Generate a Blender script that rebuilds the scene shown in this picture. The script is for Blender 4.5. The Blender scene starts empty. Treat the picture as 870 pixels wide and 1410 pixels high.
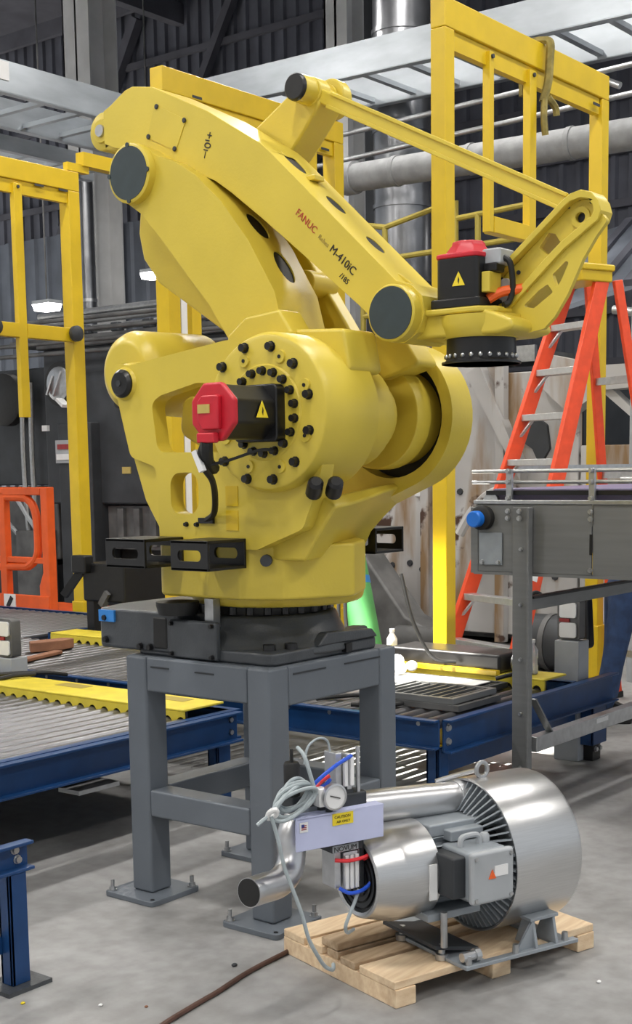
import bpy, bmesh, math, random
from mathutils import Vector as V, Matrix
from mathutils.geometry import tessellate_polygon
random.seed(7)
S = bpy.context.scene
COL = S.collection
R = math.radians
PI = math.pi

# ------------------------------------------------------------------ camera
cam_d = bpy.data.cameras.new('camera')
cam = bpy.data.objects.new('camera', cam_d)
COL.objects.link(cam)
S.camera = cam
cam_d.sensor_fit = 'AUTO'
cam_d.sensor_width = 36.0
cam_d.lens = 1837.19 / 1410 * 36
cam_d.shift_x = (435 - 449.63) / 1410
cam_d.shift_y = (874.2 - 705) / 1410
cam_d.clip_end = 200
right = V((0.61453, -0.78877, -0.01395)); up = V((0.10518, 0.06440, 0.99237)); back = V((-0.78185, -0.61131, 0.12254))
cam.matrix_world = Matrix(((right.x, up.x, back.x, -3.7095), (right.y, up.y, back.y, -3.1718), (right.z, up.z, back.z, 1.7283), (0, 0, 0, 1)))

# ------------------------------------------------------------------ light
S.view_settings.view_transform = 'Standard'
S.view_settings.look = 'None'
S.view_settings.gamma = 1.0
S.view_settings.use_curve_mapping = False
S.view_settings.exposure = 0.0
world = bpy.data.worlds.new('overcast_sky')
S.world = world
world.use_nodes = True
bg = world.node_tree.nodes['Background']
bg.inputs[0].default_value = (0.90, 0.95, 1.0, 1)      # pale daylight through the open hall doors
bg.inputs[1].default_value = 0.62
sd = bpy.data.lights.new('sun', 'SUN')
sd.energy = 36.0
sd.angle = R(0.6)
sd.color = (1.0, 0.95, 0.86)
sun = bpy.data.objects.new('sun', sd)
COL.objects.link(sun)
SUN_DIR = V((0.30, -0.33, -0.95))
sun.rotation_euler = SUN_DIR.to_track_quat('-Z', 'Y').to_euler()

def lamp_area(name, loc, size, power, col):
    d = bpy.data.lights.new(name, 'AREA'); d.shape = 'RECTANGLE'; d.size = size[0]; d.size_y = size[1]
    d.energy = power; d.color = col
    o = bpy.data.objects.new(name, d); COL.objects.link(o); o.location = loc
    return o
for lx in (-7.5, -2.5, 2.5, 7.5):
    for ly in (-6.5, -1.0, 4.5, 9.5):
        lamp_area('high_bay_light', (lx, ly, 7.9), (1.2, 0.5), 190, (1.0, 0.97, 0.92))

# ------------------------------------------------------------------ materials
def mat(name, col, rough=0.5, metal=0.0, var=0.08, scale=6.0, bump=0.0, bscale=60.0, spec=0.5, stretch=None, emit=None, trans=0.0, col2=None, lo=0.35, hi=0.7, detail=4.0):
    m = bpy.data.materials.new(name); m.use_nodes = True
    nt = m.node_tree; N = nt.nodes; L = nt.links
    b = N['Principled BSDF']
    tc = N.new('ShaderNodeTexCoord')
    src = tc.outputs['Object']
    if stretch:
        mp = N.new('ShaderNodeMapping'); mp.inputs['Scale'].default_value = stretch
        L.new(src, mp.inputs[0]); src = mp.outputs[0]
    nz = N.new('ShaderNodeTexNoise'); nz.inputs['Scale'].default_value = scale; nz.inputs['Detail'].default_value = detail
    L.new(src, nz.inputs['Vector'])
    rp = N.new('ShaderNodeValToRGB')
    rp.color_ramp.elements[0].position = lo; rp.color_ramp.elements[1].position = hi
    if col2 is None:
        c0 = [max(0, c * (1 - var)) for c in col]; c1 = [min(1, c * (1 + var)) for c in col]
    else: c0 = col2; c1 = col
    rp.color_ramp.elements[0].color = (*c0, 1); rp.color_ramp.elements[1].color = (*c1, 1)
    L.new(nz.outputs['Fac'], rp.inputs[0]); L.new(rp.outputs[0], b.inputs['Base Color'])
    b.inputs['Roughness'].default_value = rough; b.inputs['Metallic'].default_value = metal
    b.inputs['Specular IOR Level'].default_value = spec
    b.inputs['Transmission Weight'].default_value = trans
    if bump:
        n2 = N.new('ShaderNodeTexNoise'); n2.inputs['Scale'].default_value = bscale; n2.inputs['Detail'].default_value = 3
        L.new(src, n2.inputs['Vector'])
        bp = N.new('ShaderNodeBump'); bp.inputs['Strength'].default_value = bump; bp.inputs['Distance'].default_value = 0.01
        L.new(n2.outputs['Fac'], bp.inputs['Height']); L.new(bp.outputs[0], b.inputs['Normal'])
    if emit:
        b.inputs['Emission Color'].default_value = (*emit[:3], 1); b.inputs['Emission Strength'].default_value = emit[3]
    return m

YEL = mat('robot_yellow_paint', (0.64, 0.495, 0.058), 0.38, 0, 0.05, 3, 0.05, 90)
GYEL = mat('gate_yellow_paint', (0.66, 0.45, 0.012), 0.35, 0, 0.06, 5, 0.05, 60)
RYEL = mat('guard_yellow_paint', (0.72, 0.58, 0.05), 0.45, 0, 0.10, 9)
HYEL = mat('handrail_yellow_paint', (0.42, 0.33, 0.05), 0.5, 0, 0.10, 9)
CAST = mat('charcoal_cast_paint', (0.058, 0.064, 0.072), 0.36, 0.0, 0.12, 12, 0.12, 120)
PED = mat('pedestal_grey_paint', (0.128, 0.146, 0.170), 0.42, 0, 0.06, 4, 0.04, 80)
BLK = mat('black_paint', (0.008, 0.008, 0.009), 0.35, 0, 0.2, 20)
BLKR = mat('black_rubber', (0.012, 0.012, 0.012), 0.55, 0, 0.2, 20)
CAP = mat('slate_plastic_cap', (0.030, 0.045, 0.050), 0.45, 0, 0.08, 20)
RED = mat('motor_red_plastic', (0.55, 0.012, 0.028), 0.4, 0, 0.06, 20)
STEEL = mat('galvanised_steel', (0.50, 0.51, 0.52), 0.35, 0.9, 0.10, 25, 0.05)
ROLL = mat('roller_steel', (0.20, 0.20, 0.21), 0.34, 0.85, 0.12, 12, stretch=(0.4, 6, 6))
GSTEEL = mat('conveyor_grey_sheet', (0.20, 0.205, 0.205), 0.45, 0.4, 0.06, 7, stretch=(1, 0.3, 5))
ALU = mat('aluminium_cast', (0.60, 0.61, 0.63), 0.36, 0.8, 0.06, 30, 0.1, 150)
BRUSH = mat('brushed_aluminium', (0.62, 0.62, 0.62), 0.28, 0.92, 0.05, 8, 0.06, 40, stretch=(1, 1, 30))
PIPE = mat('polished_pipe', (0.62, 0.62, 0.63), 0.32, 0.95, 0.04, 10)
TRAY = mat('cable_tray_zinc', (0.42, 0.45, 0.48), 0.38, 0.65, 0.12, 3, stretch=(0.6, 0.6, 2))
BLUE = mat('conveyor_blue_paint', (0.008, 0.050, 0.165), 0.36, 0, 0.12, 8)
ORG = mat('ladder_orange_fibreglass', (0.80, 0.075, 0.018), 0.42, 0, 0.08, 14)
LIFT = mat('lift_orange_paint', (0.78, 0.105, 0.012), 0.42, 0, 0.08, 8)
WHITE = mat('panel_white', (0.53, 0.56, 0.78), 0.5, 0, 0.03, 10)
GREYP = mat('grey_plastic', (0.38, 0.40, 0.42), 0.5, 0, 0.05, 10)
MOTG = mat('motor_grey_paint', (0.30, 0.33, 0.36), 0.42, 0.2, 0.08, 14)
CAB = mat('grey_cable_jacket', (0.36, 0.41, 0.43), 0.45, 0, 0.06, 30)
WOOD = mat('pallet_pine', (0.86, 0.68, 0.46), 0.65, 0, 0.12, 4, 0.15, 30, stretch=(1.2, 12, 8), col2=(0.70, 0.50, 0.31))
WOOD2 = mat('worn_board', (0.60, 0.45, 0.30), 0.7, 0, 0.2, 4, 0.2, 30, stretch=(1.2, 10, 8), col2=(0.38, 0.26, 0.15))
SCRAP = mat('brown_scrap_wood', (0.27, 0.12, 0.065), 0.7, 0, 0.2, 9, 0.2, 40)
GREEN = mat('green_foam', (0.09, 0.36, 0.13), 0.55, 0, 0.08, 9)
BTAPE = mat('blue_tape', (0.03, 0.22, 0.62), 0.45, 0, 0.06, 10)
RHOSE = mat('red_hose', (0.70, 0.03, 0.04), 0.35, 0, 0.05, 30)
BHOSE = mat('blue_hose', (0.02, 0.09, 0.60), 0.35, 0, 0.05, 30)
OHOSE = mat('orange_hose', (0.85, 0.13, 0.02), 0.4, 0, 0.05, 30)
BROWN = mat('brown_cable_jacket', (0.085, 0.040, 0.028), 0.55, 0, 0.15, 30)
JEAN = mat('denim', (0.020, 0.045, 0.115), 0.85, 0, 0.25, 14, 0.3, 120)
JEAN2 = mat('dark_workwear', (0.012, 0.014, 0.020), 0.8, 0, 0.2, 14)
SKIN = mat('skin', (0.50, 0.28, 0.19), 0.55, 0, 0.05, 12)
HAIR = mat('hair', (0.03, 0.018, 0.010), 0.7, 0, 0.3, 60)
BOTTLE = mat('clear_bottle_plastic', (0.85, 0.88, 0.92), 0.15, 0, 0.03, 10, trans=0.55)
BOTW = mat('milky_bottle_plastic', (0.85, 0.86, 0.88), 0.3, 0, 0.03, 10)
STY = mat('sticker_yellow', (0.85, 0.66, 0.03), 0.45, 0, 0.03, 10)
STW = mat('sticker_white', (0.80, 0.80, 0.80), 0.5, 0, 0.03, 10)
STG = mat('plate_gold', (0.55, 0.42, 0.12), 0.45, 0.2, 0.05, 20)
LAMP = mat('lamp_lens', (1, 1, 1), 0.3, emit=(1.0, 0.97, 0.93, 14))
DARKM = mat('machine_charcoal', (0.040, 0.044, 0.050), 0.55, 0.1, 0.25, 3)
DARKM2 = mat('machine_grey', (0.13, 0.13, 0.13), 0.55, 0.3, 0.3, 4)
CONC = mat('column_grey', (0.70, 0.70, 0.70), 0.7, 0, 0.10, 2)
ROOF = mat('roof_dark_sheet', (0.10, 0.10, 0.12), 0.8, 0, 0.2, 1.5)
WALLM = mat('wall_dark_sheet', (0.12, 0.125, 0.155), 0.7, 0, 0.25, 1.2)
WALLB = mat('wall_blue_grey_sheet', (0.17, 0.19, 0.23), 0.6, 0.1, 0.2, 1.5)
DUCT = mat('duct_steel', (0.26, 0.265, 0.28), 0.30, 0.85, 0.18, 3, 0.1, 14)
INSUL = mat('pipe_insulation', (0.27, 0.275, 0.28), 0.75, 0, 0.14, 8, 0.3, 20)
BELT = mat('belt_violet_grey', (0.16, 0.14, 0.24), 0.55, 0, 0.06, 6)
BCAP = mat('blue_plastic_cap', (0.01, 0.16, 0.65), 0.35, 0, 0.05, 10)
STRAP = mat('webbing_strap', (0.24, 0.19, 0.05), 0.8, 0, 0.3, 18)
DKRED = mat('tail_red', (0.30, 0.02, 0.02), 0.4, 0, 0.1, 14)
GASK = mat('smoked_panel', (0.25, 0.25, 0.27), 0.25, 0.2, 0.05, 8)
FANUCRED = mat('print_red', (0.42, 0.05, 0.02), 0.5, 0, 0.05, 10)
FANUCBLK = mat('print_black', (0.02, 0.015, 0.01), 0.5, 0, 0.05, 10)
FANUCGRY = mat('print_grey', (0.38, 0.29, 0.06), 0.5, 0, 0.05, 10)
FLAGB = mat('flag_blue', (0.03, 0.05, 0.25), 0.5, 0, 0.05, 10)

def rust_mat():
    m = bpy.data.materials.new('rusty_white_plate'); m.use_nodes = True
    nt = m.node_tree; N = nt.nodes; L = nt.links; b = N['Principled BSDF']
    tc = N.new('ShaderNodeTexCoord')
    mp = N.new('ShaderNodeMapping'); mp.inputs['Scale'].default_value = (2.2, 2.2, 0.42); L.new(tc.outputs['Object'], mp.inputs[0])
    n1 = N.new('ShaderNodeTexNoise'); n1.inputs['Scale'].default_value = 1.5; n1.inputs['Detail'].default_value = 5; L.new(mp.outputs[0], n1.inputs['Vector'])
    r1 = N.new('ShaderNodeValToRGB'); r1.color_ramp.elements[0].position = 0.50; r1.color_ramp.elements[1].position = 0.66
    L.new(n1.outputs['Fac'], r1.inputs[0])
    n2 = N.new('ShaderNodeTexNoise'); n2.inputs['Scale'].default_value = 3.2; n2.inputs['Detail'].default_value = 6; L.new(tc.outputs['Object'], n2.inputs['Vector'])
    r2 = N.new('ShaderNodeValToRGB'); r2.color_ramp.elements[0].position = 0.61; r2.color_ramp.elements[1].position = 0.66
    L.new(n2.outputs['Fac'], r2.inputs[0])
    n3 = N.new('ShaderNodeTexNoise'); n3.inputs['Scale'].default_value = 0.9; n3.inputs['Detail'].default_value = 3; L.new(tc.outputs['Object'], n3.inputs['Vector'])
    base = N.new('ShaderNodeValToRGB'); base.color_ramp.elements[0].color = (0.36, 0.35, 0.345, 1); base.color_ramp.elements[1].color = (0.56, 0.55, 0.54, 1)
    base.color_ramp.elements[0].position = 0.3; base.color_ramp.elements[1].position = 0.65
    L.new(n3.outputs['Fac'], base.inputs[0])
    mx = N.new('ShaderNodeMixRGB'); mx.inputs[2].default_value = (0.27, 0.17, 0.085, 1); L.new(r1.outputs[0], mx.inputs[0]); L.new(base.outputs[0], mx.inputs[1])
    mx2 = N.new('ShaderNodeMixRGB'); mx2.inputs[2].default_value = (0.07, 0.035, 0.022, 1); L.new(r2.outputs[0], mx2.inputs[0]); L.new(mx.outputs[0], mx2.inputs[1])
    L.new(mx2.outputs[0], b.inputs['Base Color']); b.inputs['Roughness'].default_value = 0.7
    return m
RUST = rust_mat()

def floor_mat():
    m = bpy.data.materials.new('worn_concrete'); m.use_nodes = True
    nt = m.node_tree; N = nt.nodes; L = nt.links; b = N['Principled BSDF']
    tc = N.new('ShaderNodeTexCoord')
    n1 = N.new('ShaderNodeTexNoise'); n1.inputs['Scale'].default_value = 0.9; n1.inputs['Detail'].default_value = 7; n1.inputs['Roughness'].default_value = 0.6
    L.new(tc.outputs['Object'], n1.inputs['Vector'])
    r1 = N.new('ShaderNodeValToRGB'); e = r1.color_ramp.elements
    e[0].position = 0.30; e[0].color = (0.225, 0.222, 0.218, 1); e[1].position = 0.68; e[1].color = (0.390, 0.390, 0.390, 1)
    L.new(n1.outputs['Fac'], r1.inputs[0])
    n2 = N.new('ShaderNodeTexNoise'); n2.inputs['Scale'].default_value = 14; n2.inputs['Detail'].default_value = 6; L.new(tc.outputs['Object'], n2.inputs['Vector'])
    r2 = N.new('ShaderNodeValToRGB'); e = r2.color_ramp.elements
    e[0].position = 0.25; e[0].color = (0.78, 0.77, 0.76, 1); e[1].position = 0.65; e[1].color = (1, 1, 1, 1)
    L.new(n2.outputs['Fac'], r2.inputs[0])
    mx = N.new('ShaderNodeMixRGB'); mx.blend_type = 'MULTIPLY'; mx.inputs[0].default_value = 1.0
    L.new(r1.outputs[0], mx.inputs[1]); L.new(r2.outputs[0], mx.inputs[2]); L.new(mx.outputs[0], b.inputs['Base Color'])
    rr = N.new('ShaderNodeMapRange'); rr.inputs[3].default_value = 0.42; rr.inputs[4].default_value = 0.68
    L.new(n1.outputs['Fac'], rr.inputs[0]); L.new(rr.outputs[0], b.inputs['Roughness'])
    bp = N.new('ShaderNodeBump'); bp.inputs['Strength'].default_value = 0.08; bp.inputs['Distance'].default_value = 0.01
    L.new(n2.outputs['Fac'], bp.inputs['Height']); L.new(bp.outputs[0], b.inputs['Normal'])
    return m
FLOOR = floor_mat()

# ------------------------------------------------------------------ mesh helpers
class MB:
    def __init__(s, M=None):
        s.bm = bmesh.new(); s.M = M
    def add(s, vs, fs):
        bv = [s.bm.verts.new((s.M @ V(v)) if s.M else V(v)) for v in vs]
        for f in fs:
            try: s.bm.faces.new([bv[i] for i in f])
            except ValueError: pass
        return s
    def box(s, x0, x1, y0, y1, z0, z1):
        vs = [(x, y, z) for x in (x0, x1) for y in (y0, y1) for z in (z0, z1)]
        return s.add(vs, [(0, 1, 3, 2), (4, 6, 7, 5), (0, 4, 5, 1), (2, 3, 7, 6), (0, 2, 6, 4), (1, 5, 7, 3)])
    def bar(s, p0, p1, w, h, upv=(0, 0, 1)):
        p0, p1 = V(p0), V(p1); d = (p1 - p0).normalized(); u = V(upv)
        a = d.cross(u)
        if a.length < 1e-4: a = d.cross(V((1, 0, 0)))
        a.normalize(); c = a.cross(d).normalized()
        vs = [p + a * i * w / 2 + c * j * h / 2 for p in (p0, p1) for i in (-1, 1) for j in (-1, 1)]
        return s.add(vs, [(0, 1, 3, 2), (4, 6, 7, 5), (0, 4, 5, 1), (2, 3, 7, 6), (0, 2, 6, 4), (1, 5, 7, 3)])
    def prism(s, pts, a, b, plane='x', holes=(), side=None):
        # side = {edge: (depth, [(s, t, half_s, half_t), ...])}: rounded pockets sunk into that side face
        def P(p, h):
            if plane == 'x': return (h, p[0], p[1])
            if plane == 'y': return (p[0], h, p[1])
            return (p[0], p[1], h)
        pts = [tuple(p) for p in pts]
        loops = [pts] + [list(h) for h in holes]
        vs = []; fs = []; idx = []
        for lp in loops:
            k = len(vs); n = len(lp)
            vs += [P(p, a) for p in lp] + [P(p, b) for p in lp]
            idx.append((k, n))
            for i in range(n):
                if side and lp is loops[0] and i in side: continue
                j = (i + 1) % n
                fs.append((k + i, k + j, k + n + j, k + n + i))
        if holes:
            tri = tessellate_polygon([[V((p[0], p[1], 0)) for p in lp] for lp in loops])
            flat = []
            for k, n in idx: flat += [k + i for i in range(n)]
            off = []
            for k, n in idx: off += [n] * n
            for t in tri:
                fs.append(tuple(flat[i] for i in t)); fs.append(tuple(flat[i] + off[i] for i in t))
        else:
            k, n = idx[0]
            fs.append(tuple(range(k, k + n))); fs.append(tuple(range(k + n, k + 2 * n)))
        s.add(vs, fs)
        if side:
            n = len(pts); area = sum(pts[i][0] * pts[(i + 1) % n][1] - pts[(i + 1) % n][0] * pts[i][1] for i in range(n))
            for e, (dep, ov) in side.items():
                p, q = V(pts[e]), V(pts[(e + 1) % n]); L_ = (q - p).length; d = (q - p) / L_
                nn = V((-d.y, d.x)) * (1 if area > 0 else -1)          # inward
                lps = [[(0, a), (L_, a), (L_, b), (0, b)]]
                for (cs, ct, hs, ht) in ov:
                    lps.append([(cs + hs * math.cos(2 * PI * i / 20), ct + ht * math.sin(2 * PI * i / 20)) for i in range(20)])
                tri = tessellate_polygon([[V((x[0], x[1], 0)) for x in l] for l in lps])
                W = lambda x, dd: P(tuple(p + d * x[0] + nn * dd), x[1])
                av = [W(x, 0) for l in lps for x in l]; af = [tuple(t) for t in tri]
                for l in lps[1:]:
                    k = len(av); m_ = len(l)
                    av += [W(x, 0) for x in l] + [W(x, dep) for x in l]
                    af += [(k + i, k + (i + 1) % m_, k + m_ + (i + 1) % m_, k + m_ + i) for i in range(m_)] + [tuple(range(k + m_, k + 2 * m_))]
                s.add(av, af)
            bmesh.ops.remove_doubles(s.bm, verts=s.bm.verts, dist=1e-5)
        return s
    def rev(s, p0, d, prof, n=32, caps=True):
        p0 = V(p0); d = V(d).normalized(); a = d.cross(V((0, 0, 1)))
        if a.length < 1e-3: a = d.cross(V((0, 1, 0)))
        a.normalize(); c = d.cross(a)
        vs = []; fs = []
        for (t, r) in prof:
            for i in range(n):
                an = 2 * PI * i / n
                vs.append(p0 + d * t + (a * math.cos(an) + c * math.sin(an)) * r)
        for k in range(len(prof) - 1):
            for i in range(n):
                j = (i + 1) % n
                fs.append((k * n + i, k * n + j, (k + 1) * n + j, (k + 1) * n + i))
        if caps:
            fs.append(tuple(range(n))); fs.append(tuple(range((len(prof) - 1) * n, len(prof) * n)))
        return s.add(vs, fs)
    def cyl(s, p0, p1, r, r1=None, n=24):
        p0, p1 = V(p0), V(p1); L_ = (p1 - p0).length
        return s.rev(p0, p1 - p0, [(0, r), (L_, r if r1 is None else r1)], n)
    def tube(s, pts, r, n=8, smooth=True, closed=False, sub=6):
        pts = [V(p) for p in pts]
        if smooth and len(pts) > 2:
            q = []; m_ = len(pts)
            rng = range(m_ if closed else m_ - 1)
            for i in rng:
                if closed: p0, p1, p2, p3 = pts[(i - 1) % m_], pts[i], pts[(i + 1) % m_], pts[(i + 2) % m_]
                else: p0, p1, p2, p3 = pts[max(i - 1, 0)], pts[i], pts[i + 1], pts[min(i + 2, m_ - 1)]
                for k in range(sub):
                    t = k / sub
                    q.append(0.5 * ((2 * p1) + (p2 - p0) * t + (2 * p0 - 5 * p1 + 4 * p2 - p3) * t * t + (3 * p1 - p0 - 3 * p2 + p3) * t ** 3))
            if not closed: q.append(pts[-1])
            pts = q
        m_ = len(pts); rr = r if callable(r) else (lambda t: r)
        def tan(i):
            if closed: return (pts[(i + 1) % m_] - pts[(i - 1) % m_]).normalized()
            return (pts[min(i + 1, m_ - 1)] - pts[max(i - 1, 0)]).normalized()
        t0 = tan(0); a = t0.cross(V((0, 0, 1)))
        if a.length < 1e-3: a = t0.cross(V((1, 0, 0)))
        a.normalize(); vs = []; fs = []
        for i in range(m_):
            t = tan(i); a = (a - t * a.dot(t)).normalized(); c = t.cross(a)
            for k in range(n):
                an = 2 * PI * k / n
                vs.append(pts[i] + (a * math.cos(an) + c * math.sin(an)) * rr(i / max(1, m_ - 1)))
        for i in range(m_ if closed else m_ - 1):
            j2 = (i + 1) % m_
            for k in range(n):
                j = (k + 1) % n
                fs.append((i * n + k, i * n + j, j2 * n + j, j2 * n + k))
        if not closed: fs.append(tuple(range(n))); fs.append(tuple(range((m_ - 1) * n, m_ * n)))
        return s.add(vs, fs)
    def sphere(s, c, r, seg=12, ring=8, sc=(1, 1, 1)):
        prof = []
        c = V(c); vs = [c + V((0, 0, -r * sc[2]))]; fs = []
        for i in range(1, ring):
            ph = PI * i / ring - PI / 2
            for k in range(seg):
                an = 2 * PI * k / seg
                vs.append(c + V((r * sc[0] * math.cos(ph) * math.cos(an), r * sc[1] * math.cos(ph) * math.sin(an), r * sc[2] * math.sin(ph))))
        vs.append(c + V((0, 0, r * sc[2])))
        for k in range(seg):
            j = (k + 1) % seg
            fs.append((0, 1 + j, 1 + k))
            for i in range(ring - 2):
                fs.append((1 + i * seg + k, 1 + i * seg + j, 1 + (i + 1) * seg + j, 1 + (i + 1) * seg + k))
            fs.append((len(vs) - 1, 1 + (ring - 2) * seg + k, 1 + (ring - 2) * seg + j))
        return s.add(vs, fs)
    def build(s, name, m, parent=None, loc=(0, 0, 0), bevel=0.0, smooth=35, seg=2):
        bmesh.ops.recalc_face_normals(s.bm, faces=s.bm.faces)
        loc = V(loc)
        for v in s.bm.verts: v.co -= loc
        me = bpy.data.meshes.new(name); s.bm.to_mesh(me); s.bm.free()
        me.materials.append(m)
        if smooth:
            me.polygons.foreach_set('use_smooth', [True] * len(me.polygons))
            me.set_sharp_from_angle(angle=R(smooth))
        o = bpy.data.objects.new(name, me); COL.objects.link(o)
        place(o, loc, parent)
        if bevel:
            b = o.modifiers.new('bevel', 'BEVEL'); b.width = bevel; b.segments = seg; b.limit_method = 'ANGLE'; b.angle_limit = R(40)
            b.harden_normals = True
        return o

WL = {}
def place(o, loc, parent=None):
    WL[o.name] = V(loc)
    if parent is not None:
        o.parent = parent; o.location = V(loc) - WL[parent.name]
    else: o.location = loc
def tag(o, label, cat, group=None):
    o['label'] = label; o['category'] = cat
    if group: o['group'] = group
    return o
def thing(name, label, cat, loc=(0, 0, 0), group=None):
    o = bpy.data.objects.new(name, None); o.empty_display_size = 0.1; COL.objects.link(o); place(o, loc)
    return tag(o, label, cat, group)
def dup(o, loc, parent):
    c = o.copy(); COL.objects.link(c); place(c, loc, parent)
    return c
def struct(o):
    o['kind'] = 'structure'; return o
def fillet(pts, r, seg=5):
    out = []; n = len(pts)
    for i in range(n):
        p = V(pts[i]); a = V(pts[i - 1]); b = V(pts[(i + 1) % n]); rr = r[i] if isinstance(r, (list, tuple)) else r
        da, db = (a - p), (b - p); la, lb = da.length, db.length; da /= la; db /= lb
        ang = da.angle(db)
        if rr <= 0 or ang > R(172): out.append(tuple(p)); continue
        t = min(rr / math.tan(ang / 2), la * 0.48, lb * 0.48); rad = t * math.tan(ang / 2)
        cen = p + (da + db).normalized() * (rad / math.sin(ang / 2))
        s0 = p + da * t - cen; e0 = p + db * t - cen
        a0 = math.atan2(s0.y, s0.x); a1 = math.atan2(e0.y, e0.x); dl = (a1 - a0 + PI) % (2 * PI) - PI
        for k in range(seg + 1):
            an = a0 + dl * k / seg
            out.append((cen.x + rad * math.cos(an), cen.y + rad * math.sin(an)))
    return out
def circ(c, r, n=24, a0=0): return [(c[0] + r * math.cos(a0 + 2 * PI * i / n), c[1] + r * math.sin(a0 + 2 * PI * i / n)) for i in range(n)]
def text(name, body, size, o_, xd, yd, m, parent, th=0.001, align='LEFT', sx=1.0):
    cu = bpy.data.curves.new(name, 'FONT'); cu.body = body; cu.size = size; cu.extrude = th; cu.align_x = align; cu.resolution_u = 3
    tmp = bpy.data.objects.new(name, cu); COL.objects.link(tmp)
    dg = bpy.context.evaluated_depsgraph_get(); me = bpy.data.meshes.new_from_object(tmp.evaluated_get(dg))
    bpy.data.objects.remove(tmp); bpy.data.curves.remove(cu)
    xd = V(xd).normalized(); yd = V(yd); yd = (yd - xd * yd.dot(xd)).normalized(); zd = xd.cross(yd)
    M_ = Matrix(((xd.x * sx, yd.x, zd.x), (xd.y * sx, yd.y, zd.y), (xd.z * sx, yd.z, zd.z)))
    for v in me.vertices: v.co = M_ @ v.co
    me.materials.clear(); me.materials.append(m)
    o = bpy.data.objects.new(name, me); COL.objects.link(o); place(o, o_, parent)
    return o
def seq(vals): return list(vals)

# ------------------------------------------------------------------ the hall
struct(MB().box(-16, 19, -14, 24, -0.2, 0).build('floor', FLOOR, smooth=0))
# dark sheet roof; unseen opening added to let one shaft of sun in
HX, HY = -0.415, 5.10
m = MB()
hole = [(HX - 0.75, HY - 0.6), (HX + 0.75, HY - 0.6), (HX + 0.75, HY + 0.6), (HX - 0.75, HY + 0.6)]
m.prism([(-16, -14), (19, -14), (19, 24), (-16, 24)], 11.0, 11.2, 'z', holes=[hole])
ceil_o = struct(m.build('ceiling', ROOF, smooth=0))
for k in range(9):
    x = -2 + k * 2.2
    MB().box(x, x + 0.10, -14, 24, 10.68, 11.0).build('purlin', ROOF, ceil_o, smooth=0)
for k in range(4):
    y = 0.5 + k * 5.0
    MB().box(-16, 19, y, y + 0.22, 10.30, 10.68).build('rafter', ROOF, ceil_o, smooth=0)
# corrugated back wall
def ribbed(name, m, x, y0, y1, z0, z1, p=0.30, dep=0.06):
    pts = []; y = y0
    while y < y1:
        pts += [(x, y), (x, y + p * 0.55), (x - dep, y + p * 0.65), (x - dep, y + p * 0.9)]; y += p
    pts += [(x, y1), (x + 0.2, y1), (x + 0.2, y0)]
    return struct(MB().prism(pts, z0, z1, 'z').build(name, m, smooth=0))
wb = ribbed('wall_back', WALLM, 16.0, -4, 24, 0, 10.98)
ribbed('wall_far', WALLB, 12.5, 12.6, 17.5, 2.6, 5.9, 0.35, 0.05)
for k in range(9):
    z = 3.3 + 0.8 * k
    MB().box(15.86, 15.94, -4, 24, z, z + 0.12).build('girt', ROOF, wb, smooth=0)
for k, (y, w) in enumerate(((20.2, 0.2), (17.6, 0.16), (13.8, 0.2), (5.2, 0.2), (2.0, 0.2))):
    MB().bar((15.8, y, 4.8), (15.8, y - 3.6, 10.6), w, w).build('wall_brace', ROOF, wb, smooth=0)

struct(MB().box(-14.2, -14.0, -14, 24, 2.4, 10.98).build('light_block_left', CONC, smooth=0))  # unseen wall added to cut the light from this side
# steel columns
def column(n, x, y, w, h=10.98, m_=CONC):
    c = MB(); hw = w / 2; t = 0.03
    c.box(x - hw, x - hw + t, y - hw, y + hw, 0, h).box(x + hw - t, x + hw, y - hw, y + hw, 0, h).box(x - hw, x + hw, y - 0.02, y + 0.02, 0, h)
    c.box(x - hw, x + hw, y + hw - t, y + hw, 0, h)
    o = struct(c.build('trim_%d' % n, m_, smooth=0))
    return o
column(1, 12.0, 13.85, 0.62)
column(2, 12.0, 8.65, 0.40)

# ------------------------------------------------------------------ ducts, pipes, trays (background)
def pipe_thing(name, label, cat, pts, r, m_, bands=(), bm_=None, group=None, smooth=False, n=18):
    t = thing(name, label, cat, pts[0], group)
    MB().tube(pts, r, n, smooth=smooth).build('run', m_, t, pts[0])
    for b in bands:
        p, q = V(b[0]), V(b[1])
        MB().cyl(p, q, b[2], n=18).build('band', bm_ or m_, t, p)
    return t
t = thing('vertical_duct', 'broad shiny round duct rising behind the yellow handrail', 'duct', (9.6, 6.02, 0))
MB().rev((9.6, 6.02, 0), (0, 0, 1), [(0, .33), (3.55, .33), (3.6, .33), (10.2, .33)], 32).build('shell', DUCT, t)
for z in (3.9, 4.75, 5.6, 6.7): MB().rev((9.6, 6.02, z), (0, 0, 1), [(0, .345), (.05, .345)], 32).build('seam', DUCT, t)
t = thing('vertical_duct', 'slim shiny duct between the left gate posts', 'duct', (11.5, 13.55, 0))
MB().rev((11.5, 13.55, 0), (0, 0, 1), [(0, .13), (6.4, .13)], 20).build('shell', DUCT, t)
for z in (2.9, 3.7, 4.5): MB().rev((11.5, 13.55, z), (0, 0, 1), [(0, .145), (.05, .145)], 20).build('seam', STEEL, t)
t = thing('vertical_duct', 'dark round flue at the top centre behind the upright column', 'duct', (13.5, 9.0, 0))
MB().rev((13.5, 9.0, 0), (0, 0, 1), [(0, .42), (10.2, .42)], 28).build('shell', DARKM, t)
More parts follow.
